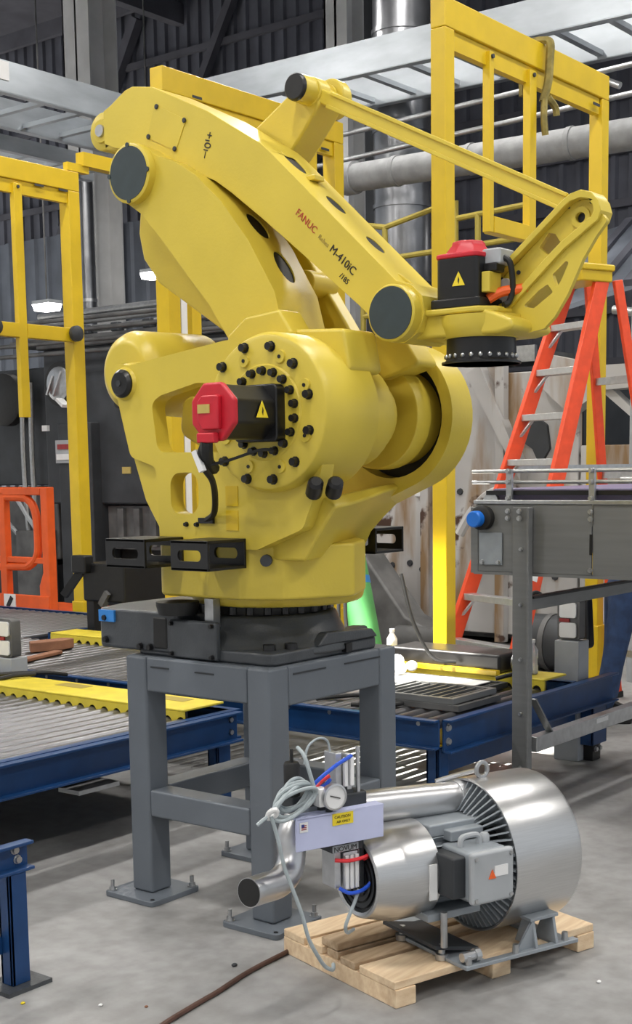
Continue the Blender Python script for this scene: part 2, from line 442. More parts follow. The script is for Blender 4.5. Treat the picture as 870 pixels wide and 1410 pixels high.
pipe_thing('insulated_pipe', 'fat pale lagged pipe crossing behind the right yellow gate', 'pipe', [(8, 5.62, 4.79), (8, 0.4, 4.70)], 0.145, INSUL,
           [((8, 5.64, 4.79), (8, 5.50, 4.79), .17), ((8, 4.1, 4.765), (8, 4.05, 4.765), .155), ((8, 3.0, 4.745), (8, 2.95, 4.745), .155), ((8, 5.0, 4.78), (8, 4.95, 4.78), .155)], INSUL)
pipe_thing('conduit', 'upper thin steel conduit crossing behind the right yellow gate', 'pipe', [(8.6, 7.2, 5.40), (8.6, 0.2, 5.60)], 0.028, STEEL)
pipe_thing('conduit', 'lower thin steel conduit just above the fat lagged pipe', 'pipe', [(8.6, 7.2, 5.12), (8.6, 0.2, 5.34)], 0.028, STEEL)
pipe_thing('bent_pipe', 'grey pipe bending down at the right edge behind the wrist link', 'pipe', [(6.2, 0.45, 3.92), (6.2, 0.95, 3.90), (6.2, 1.32, 3.88), (6.2, 1.42, 3.74), (6.2, 1.43, 3.2), (6.2, 1.44, 2.5), (6.2, 1.44, 0.0)], 0.055, GREYP, smooth=True, n=12)
pipe_thing('conduit', 'thin steel brace rod sloping down at the upper right corner', 'pipe', [(7.4, 3.45, 5.62), (7.4, 2.2, 5.0)], 0.03, STEEL, [((7.4, 3.50, 5.645), (7.4, 3.40, 5.595), .07), ((7.4, 3.3, 5.55), (7.4, 3.22, 5.51), .06)], STEEL)
for k, (z, lab) in enumerate(((3.42, 'topmost of the four dark conduits crossing behind the left gate'), (3.29, 'second from the top of the four dark conduits behind the left gate'), (3.16, 'third from the top of the four dark conduits behind the left gate'), (3.03, 'lowest of the four dark conduits crossing behind the left gate'))):
    pipe_thing('conduit', lab, 'pipe', [(7.36, 13.0, z + 0.19), (7.36, 6.5, z + 0.13)], 0.026, DARKM2)

def tray(name, label, p0, d, length, w, side, h, nr):
    # ladder tray: two deep side rails, rungs between and a mesh bottom strip
    t = thing(name, label, 'cable tray', p0)
    p0 = V(p0); d = V(d).normalized(); s_ = V(side)
    for k, off in enumerate((0, w)):
        a = p0 + s_ * off
        r_ = MB().bar(a, a + d * length, 0.04, h)
        for sg in (-1, 1):
            r_.bar(a + s_ * 0.03 + V((0, 0, sg * h / 2)), a + s_ * 0.03 + d * length + V((0, 0, sg * h / 2)), 0.09, 0.015)
        r_.build('side_rail', TRAY, t, a)
    f = None
    for k in range(nr):
        a = p0 + d * (length * (k + 0.5) / nr) + V((0, 0, -h / 2 + 0.05))
        if f is None: f = MB().bar(a, a + s_ * w, 0.07, 0.05).build('rung', TRAY, t, a)
        else: dup(f, a, t)
    return t
tray('cable_tray', 'wide ladder cable tray at the upper left behind the robot', (1.0, 8.0, 5.72), (1, 0, 0), 6.9, 1.1, (0, 1, 0), 0.30, 13)
tray('cable_tray', 'wide ladder cable tray at the upper right behind the gate', (8.0, 8.6, 6.02), (0, -1, -0.012), 9.6, 1.1, (1, 0, 0), 0.32, 17)
tray('cable_tray', 'narrow cable tray under the wide one at the upper left', (0.5, 9.6, 5.55), (1, 0, 0), 8.0, 0.5, (0, 1, 0), 0.16, 15)
t = thing('tray_label', 'white label plate on the left cable tray rail', 'label', (5.32, 7.975, 5.77))
MB().box(5.18, 5.46, 7.968, 7.978, 5.68, 5.86).build('plate', STW, t); MB().box(5.24, 5.32, 7.962, 7.97, 5.73, 5.79).build('print', GREYP, t)

def lamp_thing(label, loc, L_, ax):
    t = thing('high_bay_lamp', label, 'lamp', loc, 'lit lamps in the background')
    x, y, z = loc
    b = MB(); l2 = L_ / 2
    dx, dy = (l2, .12) if ax == 'x' else (.12, l2)
    b.add([(x - dx, y - dy, z), (x + dx, y - dy, z), (x + dx, y + dy, z), (x - dx, y + dy, z), (x - dx * .9, y - dy * .8, z - .09), (x + dx * .9, y - dy * .8, z - .09), (x + dx * .9, y + dy * .8, z - .09), (x - dx * .9, y + dy * .8, z - .09)],
          [(0, 1, 2, 3), (4, 5, 6, 7), (0, 1, 5, 4), (1, 2, 6, 5), (2, 3, 7, 6), (3, 0, 4, 7)])
    b.build('lens', LAMP, t, loc)
    MB().box(x - dx, x + dx, y - dy, y + dy, z + .002, z + .05).build('housing', GREYP, t, loc)
    MB().cyl((x, y, z + .05), (x, y, z + (11.0 - z)), .012, n=6).build('hanger', DARKM2, t, loc)
lamp_thing('lit lamp seen between the two left gate posts', (9.05, 11.72, 4.10), 0.36, 'y')
lamp_thing('lit lamp just left of the robot upper arm', (11.0, 11.6, 4.72), 0.24, 'y')
lamp_thing('lit lamp at the right edge beside the ladder top', (12.5, 4.15, 4.9), 0.42, 'y')

# ------------------------------------------------------------------ far machines on the line x = 7.5
t = thing('dark_machine', 'big charcoal machine with a shiny round port behind the left gate', 'machine', (7.5, 9.4, 0))
MB().box(7.6, 9.4, 7.0, 10.15, 1.35, 3.28).build('body', DARKM, t, bevel=0.03)
MB().box(7.7, 9.4, 7.0, 9.2, 0.80, 1.33).build('ribbed_panel', DARKM2, t)
f = None
for k in range(7):
    y = 7.15 + k * 0.28
    if f is None: f = MB().box(7.64, 7.72, y, y + .10, 0.84, 1.30).build('rib', DARKM2, t, (7.68, y, 1.07), bevel=.01)
    else: dup(f, (7.68, y, 1.07), t)
MB().box(7.9, 9.2, 6.9, 9.9, 0.06, 0.78).build('plinth', BLKR, t)
MB().box(7.45, 7.9, 9.15, 9.75, 0.0, 2.35).build('upright', DARKM, t, bevel=.02)
MB().box(7.55, 7.62, 7.0, 10.2, 3.28, 3.36).build('top_rail', DARKM2, t)
p = MB().rev((7.6, 9.72, 2.83), (-1, 0, 0), [(0, .27), (.12, .27), (.12, .22)], 24).build('port_ring', BLKR, t)
MB().rev((7.48, 9.72, 2.83), (-1, 0, 0), [(0, .215), (.02, .21), (.05, .15)], 24).build('port_disc', STEEL, p)
MB().bar((7.44, 9.62, 2.98), (7.40, 9.74, 2.68), .05, .02).build('port_handle', PIPE, p)
MB().bar((7.44, 9.78, 2.93), (7.40, 9.86, 2.70), .05, .02).build('port_handle', PIPE, p)
MB().bar((7.42, 9.66, 2.64), (7.40, 9.52, 2.55), .10, .04).build('port_latch', STW, p)
b = MB().box(7.40, 7.44, 9.44, 9.74, 1.86, 2.14).build('notice', GREYP, t); MB().box(7.385, 7.40, 9.49, 9.69, 2.03, 2.09).build('notice_band', DKRED, b); MB().box(7.385, 7.40, 9.47, 9.71, 1.90, 1.97).build('notice_text', STW, b)
MB().box(7.40, 7.44, 9.88, 9.98, 2.26, 2.33).build('small_label', STW, t)
MB().box(7.585, 7.6, 8.62, 8.76, 1.72, 1.80).build('nameplate', STG, t)
MB().rev((7.6, 8.72, 2.55), (-1, 0, 0), [(0, .06), (.1, .05)], 12).build('knob', BLKR, t)
t = thing('dark_machine', 'low grey machine with hoses behind the orange lift', 'machine', (8, 11.2, 0))
MB().box(7.8, 9.6, 10.2, 13.2, 0.62, 1.55).build('body', DARKM2, t, bevel=.03); MB().box(7.75, 9.4, 10.3, 13.2, 0.0, 0.55).build('plinth', DARKM, t)
MB().box(7.9, 9.5, 10.25, 13.2, 1.58, 3.1).build('upper_panel', DARKM, t, bevel=.02)
MB().box(7.55, 7.8, 10.25, 10.75, 0.05, 1.0).build('leg_block', DARKM2, t)
for k, y in enumerate((10.72, 10.55)):
    MB().tube([(7.72, y, 2.9), (7.72, y + .02, 2.0), (7.70, y - .03, 1.2), (7.72, y - .06, .75)], .035, 8).build('riser_pipe', STEEL, t)
MB().rev((7.8, 11.05, 2.7), (-1, 0, 0), [(0, .34), (.12, .34), (.14, .30)], 24).build('drum_end', BLKR, t)
MB().tube([(7.7, 10.9, .95), (7.6, 11.1, 1.25), (7.6, 10.85, 1.45), (7.65, 10.6, 1.15), (7.65, 10.3, .85)], .03, 6).build('loose_hose', GREYP, t)
# ledge of pipes and valves above the dark machine
t = thing('valve_rack', 'rack of steel pipes and valves on top of the dark machine', 'pipe rack', (8.2, 8.0, 3.4))
for k, (z, xx) in enumerate(((3.52, 7.9), (3.66, 8.1), (3.80, 8.3))):
    MB().cyl((xx, 6.1, z), (xx, 11.0, z), .045, n=10).build('rack_pipe', STEEL if k != 1 else INSUL, t)
f = None
for k in range(8):
    q = (7.85, 6.3 + .55 * k, 3.47)
    if f is None: f = MB().box(7.80, 7.92, 6.23, 6.37, 3.445, 3.56).build('valve', DARKM, t, q, bevel=.02)
    else: dup(f, q, t)
MB().box(7.78, 8.4, 6.1, 11.0, 3.365, 3.44).build('deck', DARKM2, t)

# rusty white hopper wall on the right
t = thing('rusty_hopper', 'big rust-streaked white steel hopper behind the ladder', 'hopper', (7.5, 4, 0))
def pan(y0, y1, z0, z1, x=7.5, nm='panel'): return MB().box(x, x + .08, y0, y1, z0, z1).build(nm, RUST, t, ((x, (y0 + y1) / 2, (z0 + z1) / 2)), bevel=.012)
pan(5.05, 6.4, 0.12, 2.95); pan(4.28, 5.02, 0.12, 3.0); pan(3.42, 4.25, 0.12, 2.75); pan(2.62, 3.39, 0.12, 2.62); pan(1.2, 2.59, 0.12, 1.92, 7.48); pan(0.0, 1.18, 0.12, 1.95, 7.52)
for k, y in enumerate((5.03, 4.265, 3.405)):
    MB().box(7.40, 7.5, y - .05, y + .05, 0.05, 2.8).build('stiffener', RUST, t, (7.45, y, 1.4), bevel=.01)
MB().prism([(3.75, 2.62), (3.60, 2.70), (3.15, 1.75), (3.15, 1.60)], 7.36, 7.5, 'x').build('gusset', RUST, t)
MB().prism([(2.60, 2.62), (2.5, 2.66), (1.75, 1.98), (1.75, 1.92)], 7.36, 7.5, 'x').build('gusset', RUST, t)
MB().prism([(2.62, 2.2), (3.0, 2.55), (2.85, 2.75), (2.3, 2.62), (1.2, 2.62), (1.2, 2.45), (2.3, 2.4)], 7.3, 7.5, 'x').build('chute_lip', RUST, t)
MB().box(7.7, 9.1, 0.0, 6.2, 0.05, 1.9).build('inner_body', DARKM2, t)
MB().box(7.75, 9.2, 2.7, 6.0, 1.9, 2.55).build('inner_hopper', DARKM, t)
MB().box(7.46, 7.52, 4.33, 4.42, 1.45, 1.95).build('side_handle', STW, t, bevel=.01); MB().box(7.44, 7.5, 4.31, 4.44, 1.97, 2.05).build('hinge', DARKM, t)
for k, (y, z) in enumerate(((3.96, 2.35), (3.92, 1.98), (3.9, 1.5), (4.62, 1.05), (4.72, .75), (4.5, .78), (4.35, .72), (3.0, .8), (2.85, .7))):
    MB().rev((7.5, y, z), (-1, 0, 0), [(0, .035), (.02, .03)], 8).build('rust_bolt', DARKM, t, (7.5, y, z))
MB().prism(fillet([(3.22, 2.10), (3.05, 2.2), (2.93, 2.12), (2.9, 1.9), (3.0, 1.74), (3.08, 1.9), (3.16, 1.95)], .04), 7.46, 7.5, 'x').build('port_hole', DARKM, t)
MB().tube([(7.2, 3.72, 1.1), (7.2, 3.55, 1.35), (7.15, 3.3, 1.5), (7.2, 3.12, 1.45)], .05, 8).build('bent_hose', RUST, t)
# dark junk at the foot of the hopper
t = thing('rubber_chute', 'dark sloping rubber chute beside the green roll', 'chute', (6.6, 4.3, 0))
MB().prism([(4.75, 0.0), (4.75, 1.12), (4.62, 1.15), (3.95, .35), (3.65, .22), (3.6, 0.0)], 6.6, 6.95, 'x').build('body', DARKM2, t, bevel=.03)
MB().cyl((6.5, 3.95, .14), (6.5, 3.45, .14), .14, n=16).build('end_roll', DARKM2, t)
t = thing('floor_drum', 'dark round drum lying behind the lower ladder steps', 'drum', (6.4, 2.2, .25))
MB().rev((6.4, 2.5, .24), (0, -1, 0), [(0, .20), (.03, .24), (.6, .24), (.63, .2)], 20).build('shell', DARKM, t); MB().rev((6.4, 2.5, .24), (0, -1, 0), [(.2, .25), (.25, .25)], 20).build('hoop', DARKM2, t)

# yellow handrail of the far platform
t = thing('platform_handrail', 'yellow tube handrail of the raised platform behind the robot wrist', 'handrail', (9, 5.6, 3.0))
rl = MB()
P0, P1, P2, P3 = (8.4, 5.72, 4.38), (9.2, 5.80, 4.58), (9.2, 3.4, 4.66), (9.2, 4.42, 4.72)
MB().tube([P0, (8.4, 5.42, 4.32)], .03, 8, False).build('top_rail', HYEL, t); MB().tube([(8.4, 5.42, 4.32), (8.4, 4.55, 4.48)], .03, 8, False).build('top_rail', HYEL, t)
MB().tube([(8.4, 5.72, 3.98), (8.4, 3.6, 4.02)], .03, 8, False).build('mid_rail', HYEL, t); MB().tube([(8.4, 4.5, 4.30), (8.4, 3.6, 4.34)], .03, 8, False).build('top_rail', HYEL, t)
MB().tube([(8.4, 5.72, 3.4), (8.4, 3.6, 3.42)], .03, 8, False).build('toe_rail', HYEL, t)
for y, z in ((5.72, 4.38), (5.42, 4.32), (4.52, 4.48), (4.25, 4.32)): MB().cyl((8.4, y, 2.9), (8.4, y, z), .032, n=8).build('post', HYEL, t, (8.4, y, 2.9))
MB().box(8.3, 9.1, 3.5, 6.0, 2.8, 2.9).build('deck', DARKM2, t)
MB().box(8.25, 8.3, 3.5, 6.0, 2.78, 2.94).build('toe_board', STEEL, t)
t = thing('roof_slope', 'dark corrugated sloping sheet roof below the inner gate frame', 'roof', (9.5, 3.2, 3.6))
b = MB()
b.add([(8.9, 0.6, 3.95), (8.9, 4.4, 3.2), (10.6, 4.4, 4.3), (10.6, 0.6, 5.0), (8.9, 0.6, 3.9), (8.9, 4.4, 3.15), (10.6, 4.4, 4.25), (10.6, 0.6, 4.95)], [(0, 1, 2, 3), (4, 5, 6, 7), (0, 1, 5, 4), (1, 2, 6, 5), (2, 3, 7, 6), (3, 0, 4, 7)])
b.build('sheet', WALLB, t, smooth=0)
for k in range(10):
    y = 0.8 + k * .4; z0 = 3.95 - (y - .6) * .75 / 3.8; z1 = 5.0 - (y - .6) * .7 / 3.8
    MB().bar((8.88, y, z0 + .02), (10.6, y, z1 + .02), .10, .07).build('rib', WALLM, t, (8.9, y, z0))
t = thing('yellow_stanchion', 'yellow upright at the right edge beside the bent grey pipe', 'post', (6.6, 1.18, 0))
MB().box(6.56, 6.64, 1.13, 1.21, 0, 3.95).build('upright', GYEL, t, bevel=.008); MB().box(6.5, 6.7, 1.07, 1.27, 0, .02).build('foot', GYEL, t)
t = thing('small_motor', 'grey pipe fitting on a dark bracket right of the wrist link', 'fitting', (7, 1.55, 3.4))
MB().rev((7.0, 1.75, 3.52), (0, -1, 0), [(0, .05), (.06, .11), (.2, .11), (.26, .07), (.5, .07)], 14).build('body', STEEL, t); MB().box(6.9, 7.1, 1.2, 1.7, 3.30, 3.40).build('bracket', DARKM, t); MB().box(6.95, 7.05, 1.2, 1.28, 2.2, 3.3).build('strut', DARKM, t)
pipe_thing('conduit', 'pale rod leaning at the right edge under the pipe fitting', 'pipe', [(6.4, 1.75, 2.98), (6.4, 1.0, 2.84)], .035, STEEL)

# ------------------------------------------------------------------ gates
def gate(label, y, x0, x1, zt, a, inner, group='yellow light-curtain gates'):
    t = thing('safety_gate', label, 'gate', (x0, y, 0), group)
    for k, x in enumerate((x0, x1 - a)):
        p = MB().box(x, x + a, y, y + a, 0, zt - .17).build('post', GYEL, t, (x, y, 0), bevel=.008)
        MB().box(x - .07, x + a + .07, y - .07, y + a + .07, 0, .02).build('foot_plate', GYEL, p, (x, y, 0))
        MB().box(x - .012, x + a + .012, y - .012, y + a + .012, .02, .56).build('foot_sleeve', GYEL, p, (x, y, 0), bevel=.006)
    MB().box(x0, x1, y, y + a, zt - .17, zt).build('top_beam', GYEL, t, (x0, y, zt), bevel=.008)
    MB().box(x0 + .12, x1 - .12, y + .02, y + .07, zt - .28, zt - .172).build('under_rail', GYEL, t, (x0, y, zt))
    for (xa, w, zb) in inner.get('posts', []):
        MB().box(xa, xa + w, y - .01, y + .045, zb, zt - .2).build('inner_post', GYEL, t, (xa, y, zb), bevel=.005)
        MB().rev((xa + w / 2, y - .01, zt - .23), (0, -1, 0), [(0, .014), (.012, .014)], 8).build('bolt', DARKM, t, (xa, y, zt - .2))
    for (xa, xb, z, h) in inner.get('bars', []):
        MB().box(xa, xb, y - .015, y + .065, z, z + h).build('cross_bar', GYEL, t, (xa, y, z), bevel=.005)
    for (xa, za, zb) in inner.get('curtains', []):
        MB().box(xa, xa + .06, y, y + .06, za, zb).build('light_curtain', STW, t, (xa, y, za))
    for (xm, zz) in inner.get('marks', []):
        MB().box(xm, xm + .10, y - .003, y + .002, zz, zz + .018).build('mark', DARKM, t, (xm, y, zz))
    return t
g1 = gate('nearest yellow gate frame at the right, with a hanging strap', 1.28, 3.19, 5.33, 4.47, .105,
     dict(posts=[(3.68, .05, 3.19), (4.18, .085, 3.19)], bars=[(3.731, 4.179, 3.19, .10)], marks=[(5.08, 4.23)]))
g2 = gate('yellow gate frame directly behind the robot arm', 3.7, 3.30, 5.40, 4.56, .125,
     dict(posts=[(3.53, .10, 0.6), (4.94, .09, 2.0)], curtains=[(3.43, 0.6, 4.1)], marks=[(3.6, 4.40), (5.1, 4.3)]))
g3 = gate('yellow gate frame at the left edge with a cross bar', 6.1, 1.50, 4.66, 4.39, .13,
     dict(posts=[(3.91, .09, 2.22)], bars=[(3.35, 3.909, 2.90, .12), (4.001, 4.52, 2.90, .12)], marks=[(4.15, 4.2), (4.42, 4.2)]))
for xx in (3.62, 4.52): MB().rev((xx, 6.07, 2.97), (0, -1, 0), [(0, .07), (.04, .07), (.06, .04)], 12).build('clamp', DARKM, g3, (xx, 6.07, 2.97))
MB().box(4.72, 5.9, 6.1, 6.2, 4.46, 4.58).build('extension_bar', GYEL, g3)
MB().box(4.55, 4.80, 6.12, 6.18, 4.40, 4.47).build('extension_bracket', GYEL, g3)
t = thing('webbing_strap', 'dirty yellow webbing strap slung over the right gate beam', 'strap', (4.170, 1.080, 4.370))
MB().tube([(4.320, 1.255, 4.090), (4.350, 1.235, 4.220), (4.380, 1.240, 4.370), (4.380, 1.240, 4.470), (4.380, 1.300, 4.495), (4.380, 1.380, 4.495), (4.380, 1.440, 4.470), (4.380, 1.440, 4.170)], .028, 6).build('band', STRAP, t)
MB().tube([(4.320, 1.245, 4.100), (4.270, 1.220, 3.970), (4.290, 1.220, 3.870)], .022, 6).build('tail', STRAP, t)
MB().tube([(4.350, 1.235, 4.120), (4.420, 1.220, 4.070), (4.440, 1.220, 4.020)], .024, 6).build('knot', STRAP, t)

# ------------------------------------------------------------------ roller conveyors
def beam_c(mb, axis, lo, hi, pos, z0, z1, out, fl=.055, th=.012):
    # channel with web at pos and flanges sticking out towards `out` (+1/-1)
    a, b = sorted((pos, pos + out * th)); c, d = sorted((pos, pos + out * fl))
    if axis == 'x': mb.box(lo, hi, a, b, z0, z1).box(lo, hi, c, d, z1 - th, z1).box(lo, hi, c, d, z0, z0 + th)
    else: mb.box(a, b, lo, hi, z0, z1).box(c, d, lo, hi, z1 - th, z1).box(c, d, lo, hi, z0, z0 + th)
    return mb
def bolts(points, d, r, m_, parent, nm='bolt', h=.014):
    f = None
    for p in points:
        if f is None: f = MB().rev(p, d, [(0, r * 1.25), (.004, r * 1.25), (.004, r), (h, r * .92)], 10).build(nm, m_, parent, p)
        else: dup(f, p, parent)
def leg_c(x, y, zt, parent, w=.10, d=.07):
    l = MB().box(x, x + .014, y, y + d, 0.015, zt).box(x, x + w, y, y + .014, 0.015, zt).box(x, x + w, y + d - .014, y + d, .015, zt).build('leg', BLUE, parent, (x, y, 0), bevel=.003)
    MB().box(x - .05, x + w + .06, y - .04, y + d + .05, 0, .015).build('foot_plate', CAST, l, (x, y, 0))
    return l
def notch_lip(y0, y1, zt, zb, ys, r, x0, x1):
    pts = [(y0, zt), (y0, zb)]
    for y in ys:
        pts.append((y - r, zb))
        for k in range(1, 8): pts.append((y - r * math.cos(PI * k / 8), zb + r * 1.15 * math.sin(PI * k / 8)))
        pts.append((y + r, zb))
    pts += [(y1, zb), (y1, zt)]
    return MB().prism(pts, x0, x1, 'x')
# conveyor A: left of the pedestal
A = thing('roller_conveyor', 'blue roller conveyor with yellow notched guard left of the pedestal', 'conveyor', (0, 2.5, 0))
PIT = .093
ysA = [1.47 + PIT * k for k in range(36)]
f = None
for y in ysA:
    p = (.05, y, .466)
    if f is None: f = MB().cyl((-.95, y, .466), (1.06, y, .466), .034, n=14).build('roller', ROLL, A, p)
    else: dup(f, p, A)
beam_c(MB(), 'x', -1.05, 1.36, 1.40, .345, .50, -1).build('end_beam', BLUE, A, (0, 1.4, .42), bevel=.003)
MB().box(-1.05, 1.36, 1.392, 1.44, .492, .503).build('top_lip', BLUE, A, (0, 1.4, .5))
MB().box(1.03, 1.33, 1.45, 4.9, .535, .547).build('guard_top', RYEL, A, (1.18, 3, .54), bevel=.004)
notch_lip(1.45, 4.9, .535, .475, ysA, .030, 1.03, 1.042).build('guard_lip', RYEL, A, (1.03, 3, .5))
MB().box(1.045, 1.06, 1.45, 4.9, .44, .535).build('guard_backing', BLKR, A, (1.05, 3, .5))
for yy in (1.62, 2.4, 3.4): MB().box(1.20, 1.29, yy, yy + .22, .5475, .5485).build('guard_slot', FANUCGRY, A, (1.2, yy, .55))
beam_c(MB(), 'y', 1.41, 4.9, 1.36, .345, .50, 1).build('side_beam', BLUE, A, (1.36, 3, .42))
beam_c(MB(), 'y', 1.41, 4.9, -1.0, .345, .50, -1).build('side_beam', BLUE, A, (-1., 3, .42))
for x, y in ((1.24, 1.42), (1.24, 4.6), (-1.0, 1.42), (-1.0, 4.6)): leg_c(x, y, .345, A)
bolts([(1.31, 1.392, .46), (1.31, 1.392, .395)], (0, -1, 0), .014, STEEL, A)
MB().box(.25, .50, 1.36, 1.50, .28, .30).build('drip_bracket', STEEL, A)
MB().box(-.95, 1.34, 1.5, 4.7, .36, .375).build('bed_pan', DARKM, A)
# conveyor C: only its end beam and leg reach into the picture
Cn = thing('conveyor_stand', 'blue channel beam on one leg at the lower left corner', 'conveyor', (-.9, .36, 0))
beam_c(MB(), 'x', -2.6, -.86, .375, .40, .50, -1, .05).build('end_beam', BLUE, Cn, (-1.6, .37, .42), bevel=.003)
bolts([(-.915, .364, .472), (-.905, .364, .437)], (0, -1, 0), .013, STEEL, Cn)
bolts([(-.922, .364, .490)], (0, -1, 0), .006, STEEL, Cn)
leg_c(-.97, .33, .40, Cn, .075, .06); leg_c(-2.5, .33, .40, Cn, .075, .06)
MB().rev((-1.02, .36, .055), (-1, 0, 0), [(0, .012), (.02, .018), (.05, .018), (.055, .01)], 10).build('levelling_bolt', STEEL, Cn)
MB().box(-2.6, -.97, .38, .42, .12, .18).build('tie_bar', BLUE, Cn)
# conveyor B: the long one through the gates
B_ = thing('roller_conveyor', 'long blue roller conveyor passing behind the pedestal through the gates', 'conveyor', (2.3, 3, 0))
ysB = [.47 + PIT * k for k in range(70)]
f = None
for y in ysB:
    p = (2.3, y, .458)
    if y > 4.95: continue
    if f is None: f = MB().cyl((1.76, y, .458), (2.86, y, .458), .034, n=14).build('roller', ROLL, B_, p)
    else: dup(f, p, B_)
f = None
for y in ysB:
    if y <= 4.95: continue
    p = (3.0, y, .458)
    if f is None: f = MB().cyl((1.76, y, .458), (4.22, y, .458), .034, n=14).build('long_roller', ROLL, B_, p)
    else: dup(f, p, B_)
beam_c(MB(), 'y', 4.95, 7.1, 4.24, .35, .50, 1, .05).build('side_beam', BLUE, B_, (4.24, 6, .42), bevel=.003)
beam_c(MB(), 'x', 3.12, 4.24, 4.94, .35, .50, -1, .05).build('side_beam', BLUE, B_, (3.7, 4.9, .42), bevel=.003)
leg_c(4.10, 5.0, .35, B_); leg_c(4.10, 6.9, .35, B_)
beam_c(MB(), 'x', 1.74, 3.60, .375, .33, .50, -1).build('end_beam', BLUE, B_, (2.7, .37, .42), bevel=.003)
beam_c(MB(), 'y', .38, 7.1, 1.73, .35, .50, -1, .05).build('side_beam', BLUE, B_, (1.73, 3, .42), bevel=.003)
beam_c(MB(), 'y', .38, 4.93, 3.12, .35, .50, 1, .05).build('side_beam', BLUE, B_, (3.12, 3, .42), bevel=.003)
bolts([(1.775, .363, .455), (1.775, .363, .385)], (0, -1, 0), .016, STEEL, B_)
f = None
for k in range(24):
    p = (1.725, .5 + .28 * k, .47)
    if f is None: f = MB().rev(p, (-1, 0, 0), [(0, .012), (.01, .012)], 8).build('rivet', STEEL, B_, p)
    else: dup(f, p, B_)
MB().box(2.86, 3.12, .42, 4.6, .535, .547).build('guard_top', RYEL, B_, (3, 3, .54), bevel=.004)
notch_lip(.42, 4.6, .535, .475, [y for y in ysB if y < 4.55], .030, 2.86, 2.872).build('guard_lip', RYEL, B_, (2.86, 3, .5))
MB().box(2.875, 2.89, .42, 4.6, .43, .535).build('guard_backing', BLKR, B_, (2.88, 3, .5))
for x, y in ((1.74, .40), (1.74, 3.4), (1.74, 6.9), (3.02, 3.4)): leg_c(x, y, .35, B_)
l = MB().box(3.30, 3.314, .34, .44, .10, .34).box(3.30, 3.48, .34, .354, .10, .34).box(3.466, 3.48, .34, .44, .10, .34).build('leg', BLUE, B_, (3.39, .38, 0), bevel=.003)
MB().box(3.34, 3.44, .36, .42, 0, .10).build('foot_socket', BLK, l, (3.39, .38, 0)); bolts([(3.365, .355, .07), (3.415, .355, .07)], (0, -1, 0), .014, STEEL, l)
MB().box(1.80, 3.35, .44, .47, .20, .29).build('tie_bar', BLUE, B_)

# ------------------------------------------------------------------ things on and beside the conveyors
t = thing('black_tray', 'long black tray with a yellow edge lying on the conveyor', 'tray', (3.0, 1.1, .55))
MB().box(2.88, 3.16, .72, 1.50, .548, .66).build('body', BLK, t, bevel=.02, seg=3); MB().box(2.84, 2.879, .72, 1.50, .548, .572).build('edge_strip', GYEL, t)
MB().rev((3.02, .70, .605), (0, -1, 0), [(0, .055), (.02, .055)], 12).build('end_cap', STEEL, t)
def frame_rack(label, x0, x1, y0, y1, z, m_):
    t = thing('slotted_frame', label, 'frame', ((x0 + x1) / 2, (y0 + y1) / 2, z), 'slotted frames lying on the rollers')
    for (a, b, c, d) in ((x0, x1, y0, y0 + .03), (x0, x1, y1 - .03, y1), (x0, x0 + .03, y0 + .03, y1 - .03), (x1 - .03, x1, y0 + .03, y1 - .03)):
        MB().box(a, b, c, d, z, z + .03).build('rim', m_, t, ((a + b) / 2, (c + d) / 2, z))
    f = None; n = int((y1 - y0) / .055)
    for k in range(1, n):
        y = y0 + k * (y1 - y0) / n; p = ((x0 + x1) / 2, y, z + .018)
        if f is None: f = MB().bar((x0 + .03, y, z + .018), (x1 - .03, y, z + .018), .012, .016).build('slat', m_, t, p)
        else: dup(f, p, t)
    return t
frame_rack('dark slotted steel frame lying on the conveyor rollers', 1.98, 2.40, .43, .95, .494, DARKM2)
frame_rack('pale slotted frame stacked on the dark one', 1.99, 2.42, .47, 1.0, .526, GSTEEL)
frame_rack('dark slotted frame lying farther back on the rollers', 2.43, 2.80, .62, 1.42, .4935, DARKM)
t = thing('white_sheet', 'pale plastic sheet spread on the conveyor rollers', 'sheet', (2.6, 1.0, .53))
MB().box(2.43, 2.74, .70, 1.36, .5245, .5285).build('film', STW, t)
def cable(label, pts, r, m_=BLKR, name='cable'):
    o = MB().tube(pts, r, 8).build(name, m_, None, pts[0]); return tag(o, label, 'cable')
cable('black cable looping over the rollers right of the pedestal', [(1.85, 1.25, .505), (2.05, 1.15, .505), (2.22, .95, .506), (2.15, .78, .505), (1.92, .80, .506), (1.80, .98, .506)], .012)
cable('thin black cable hanging along the right sensor box', [(3.22, .62, .97), (3.18, .66, 1.0), (3.13, .68, .94), (3.12, .66, .72), (3.10, .62, .56), (2.98, .58, .560), (2.86, .62, .56), (2.80, .70, .535)], .012)
cable('black cable drooping under the tray end', [(3.0, .68, .61), (2.92, .6, .62), (2.86, .55, .565), (2.78, .52, .505), (2.68, .48, .505)], .010)
cable('black cables crossing the yellow guard at the left', [(1.34, 2.95, .565), (1.2, 3.0, .565), (1.0, 3.08, .53), (.8, 3.1, .51), (.5, 3.2, .51), (.1, 3.3, .51)], .014)
cable('second black cable crossing the yellow guard at the left', [(1.62, 3.0, .52), (1.42, 2.98, .56), (1.2, 3.12, .565), (1.0, 3.3, .53), (.7, 3.5, .51), (.4, 3.7, .51)], .012)
def bottle(label, x, y, z, m_):
    t = thing('water_bottle', label, 'bottle', (x, y, z), 'bottles on the conveyor guard')
    MB().rev((x, y, z), (0, 0, 1), [(0, .026), (.006, .032), (.05, .033), (.055, .030), (.09, .030), (.095, .033), (.14, .032), (.172, .013), (.182, .013)], 18).build('body', m_, t, (x, y, z))
    MB().rev((x, y, z + .182), (0, 0, 1), [(0, .016), (.018, .016)], 14).build('cap', STW, t, (x, y, z + .182))
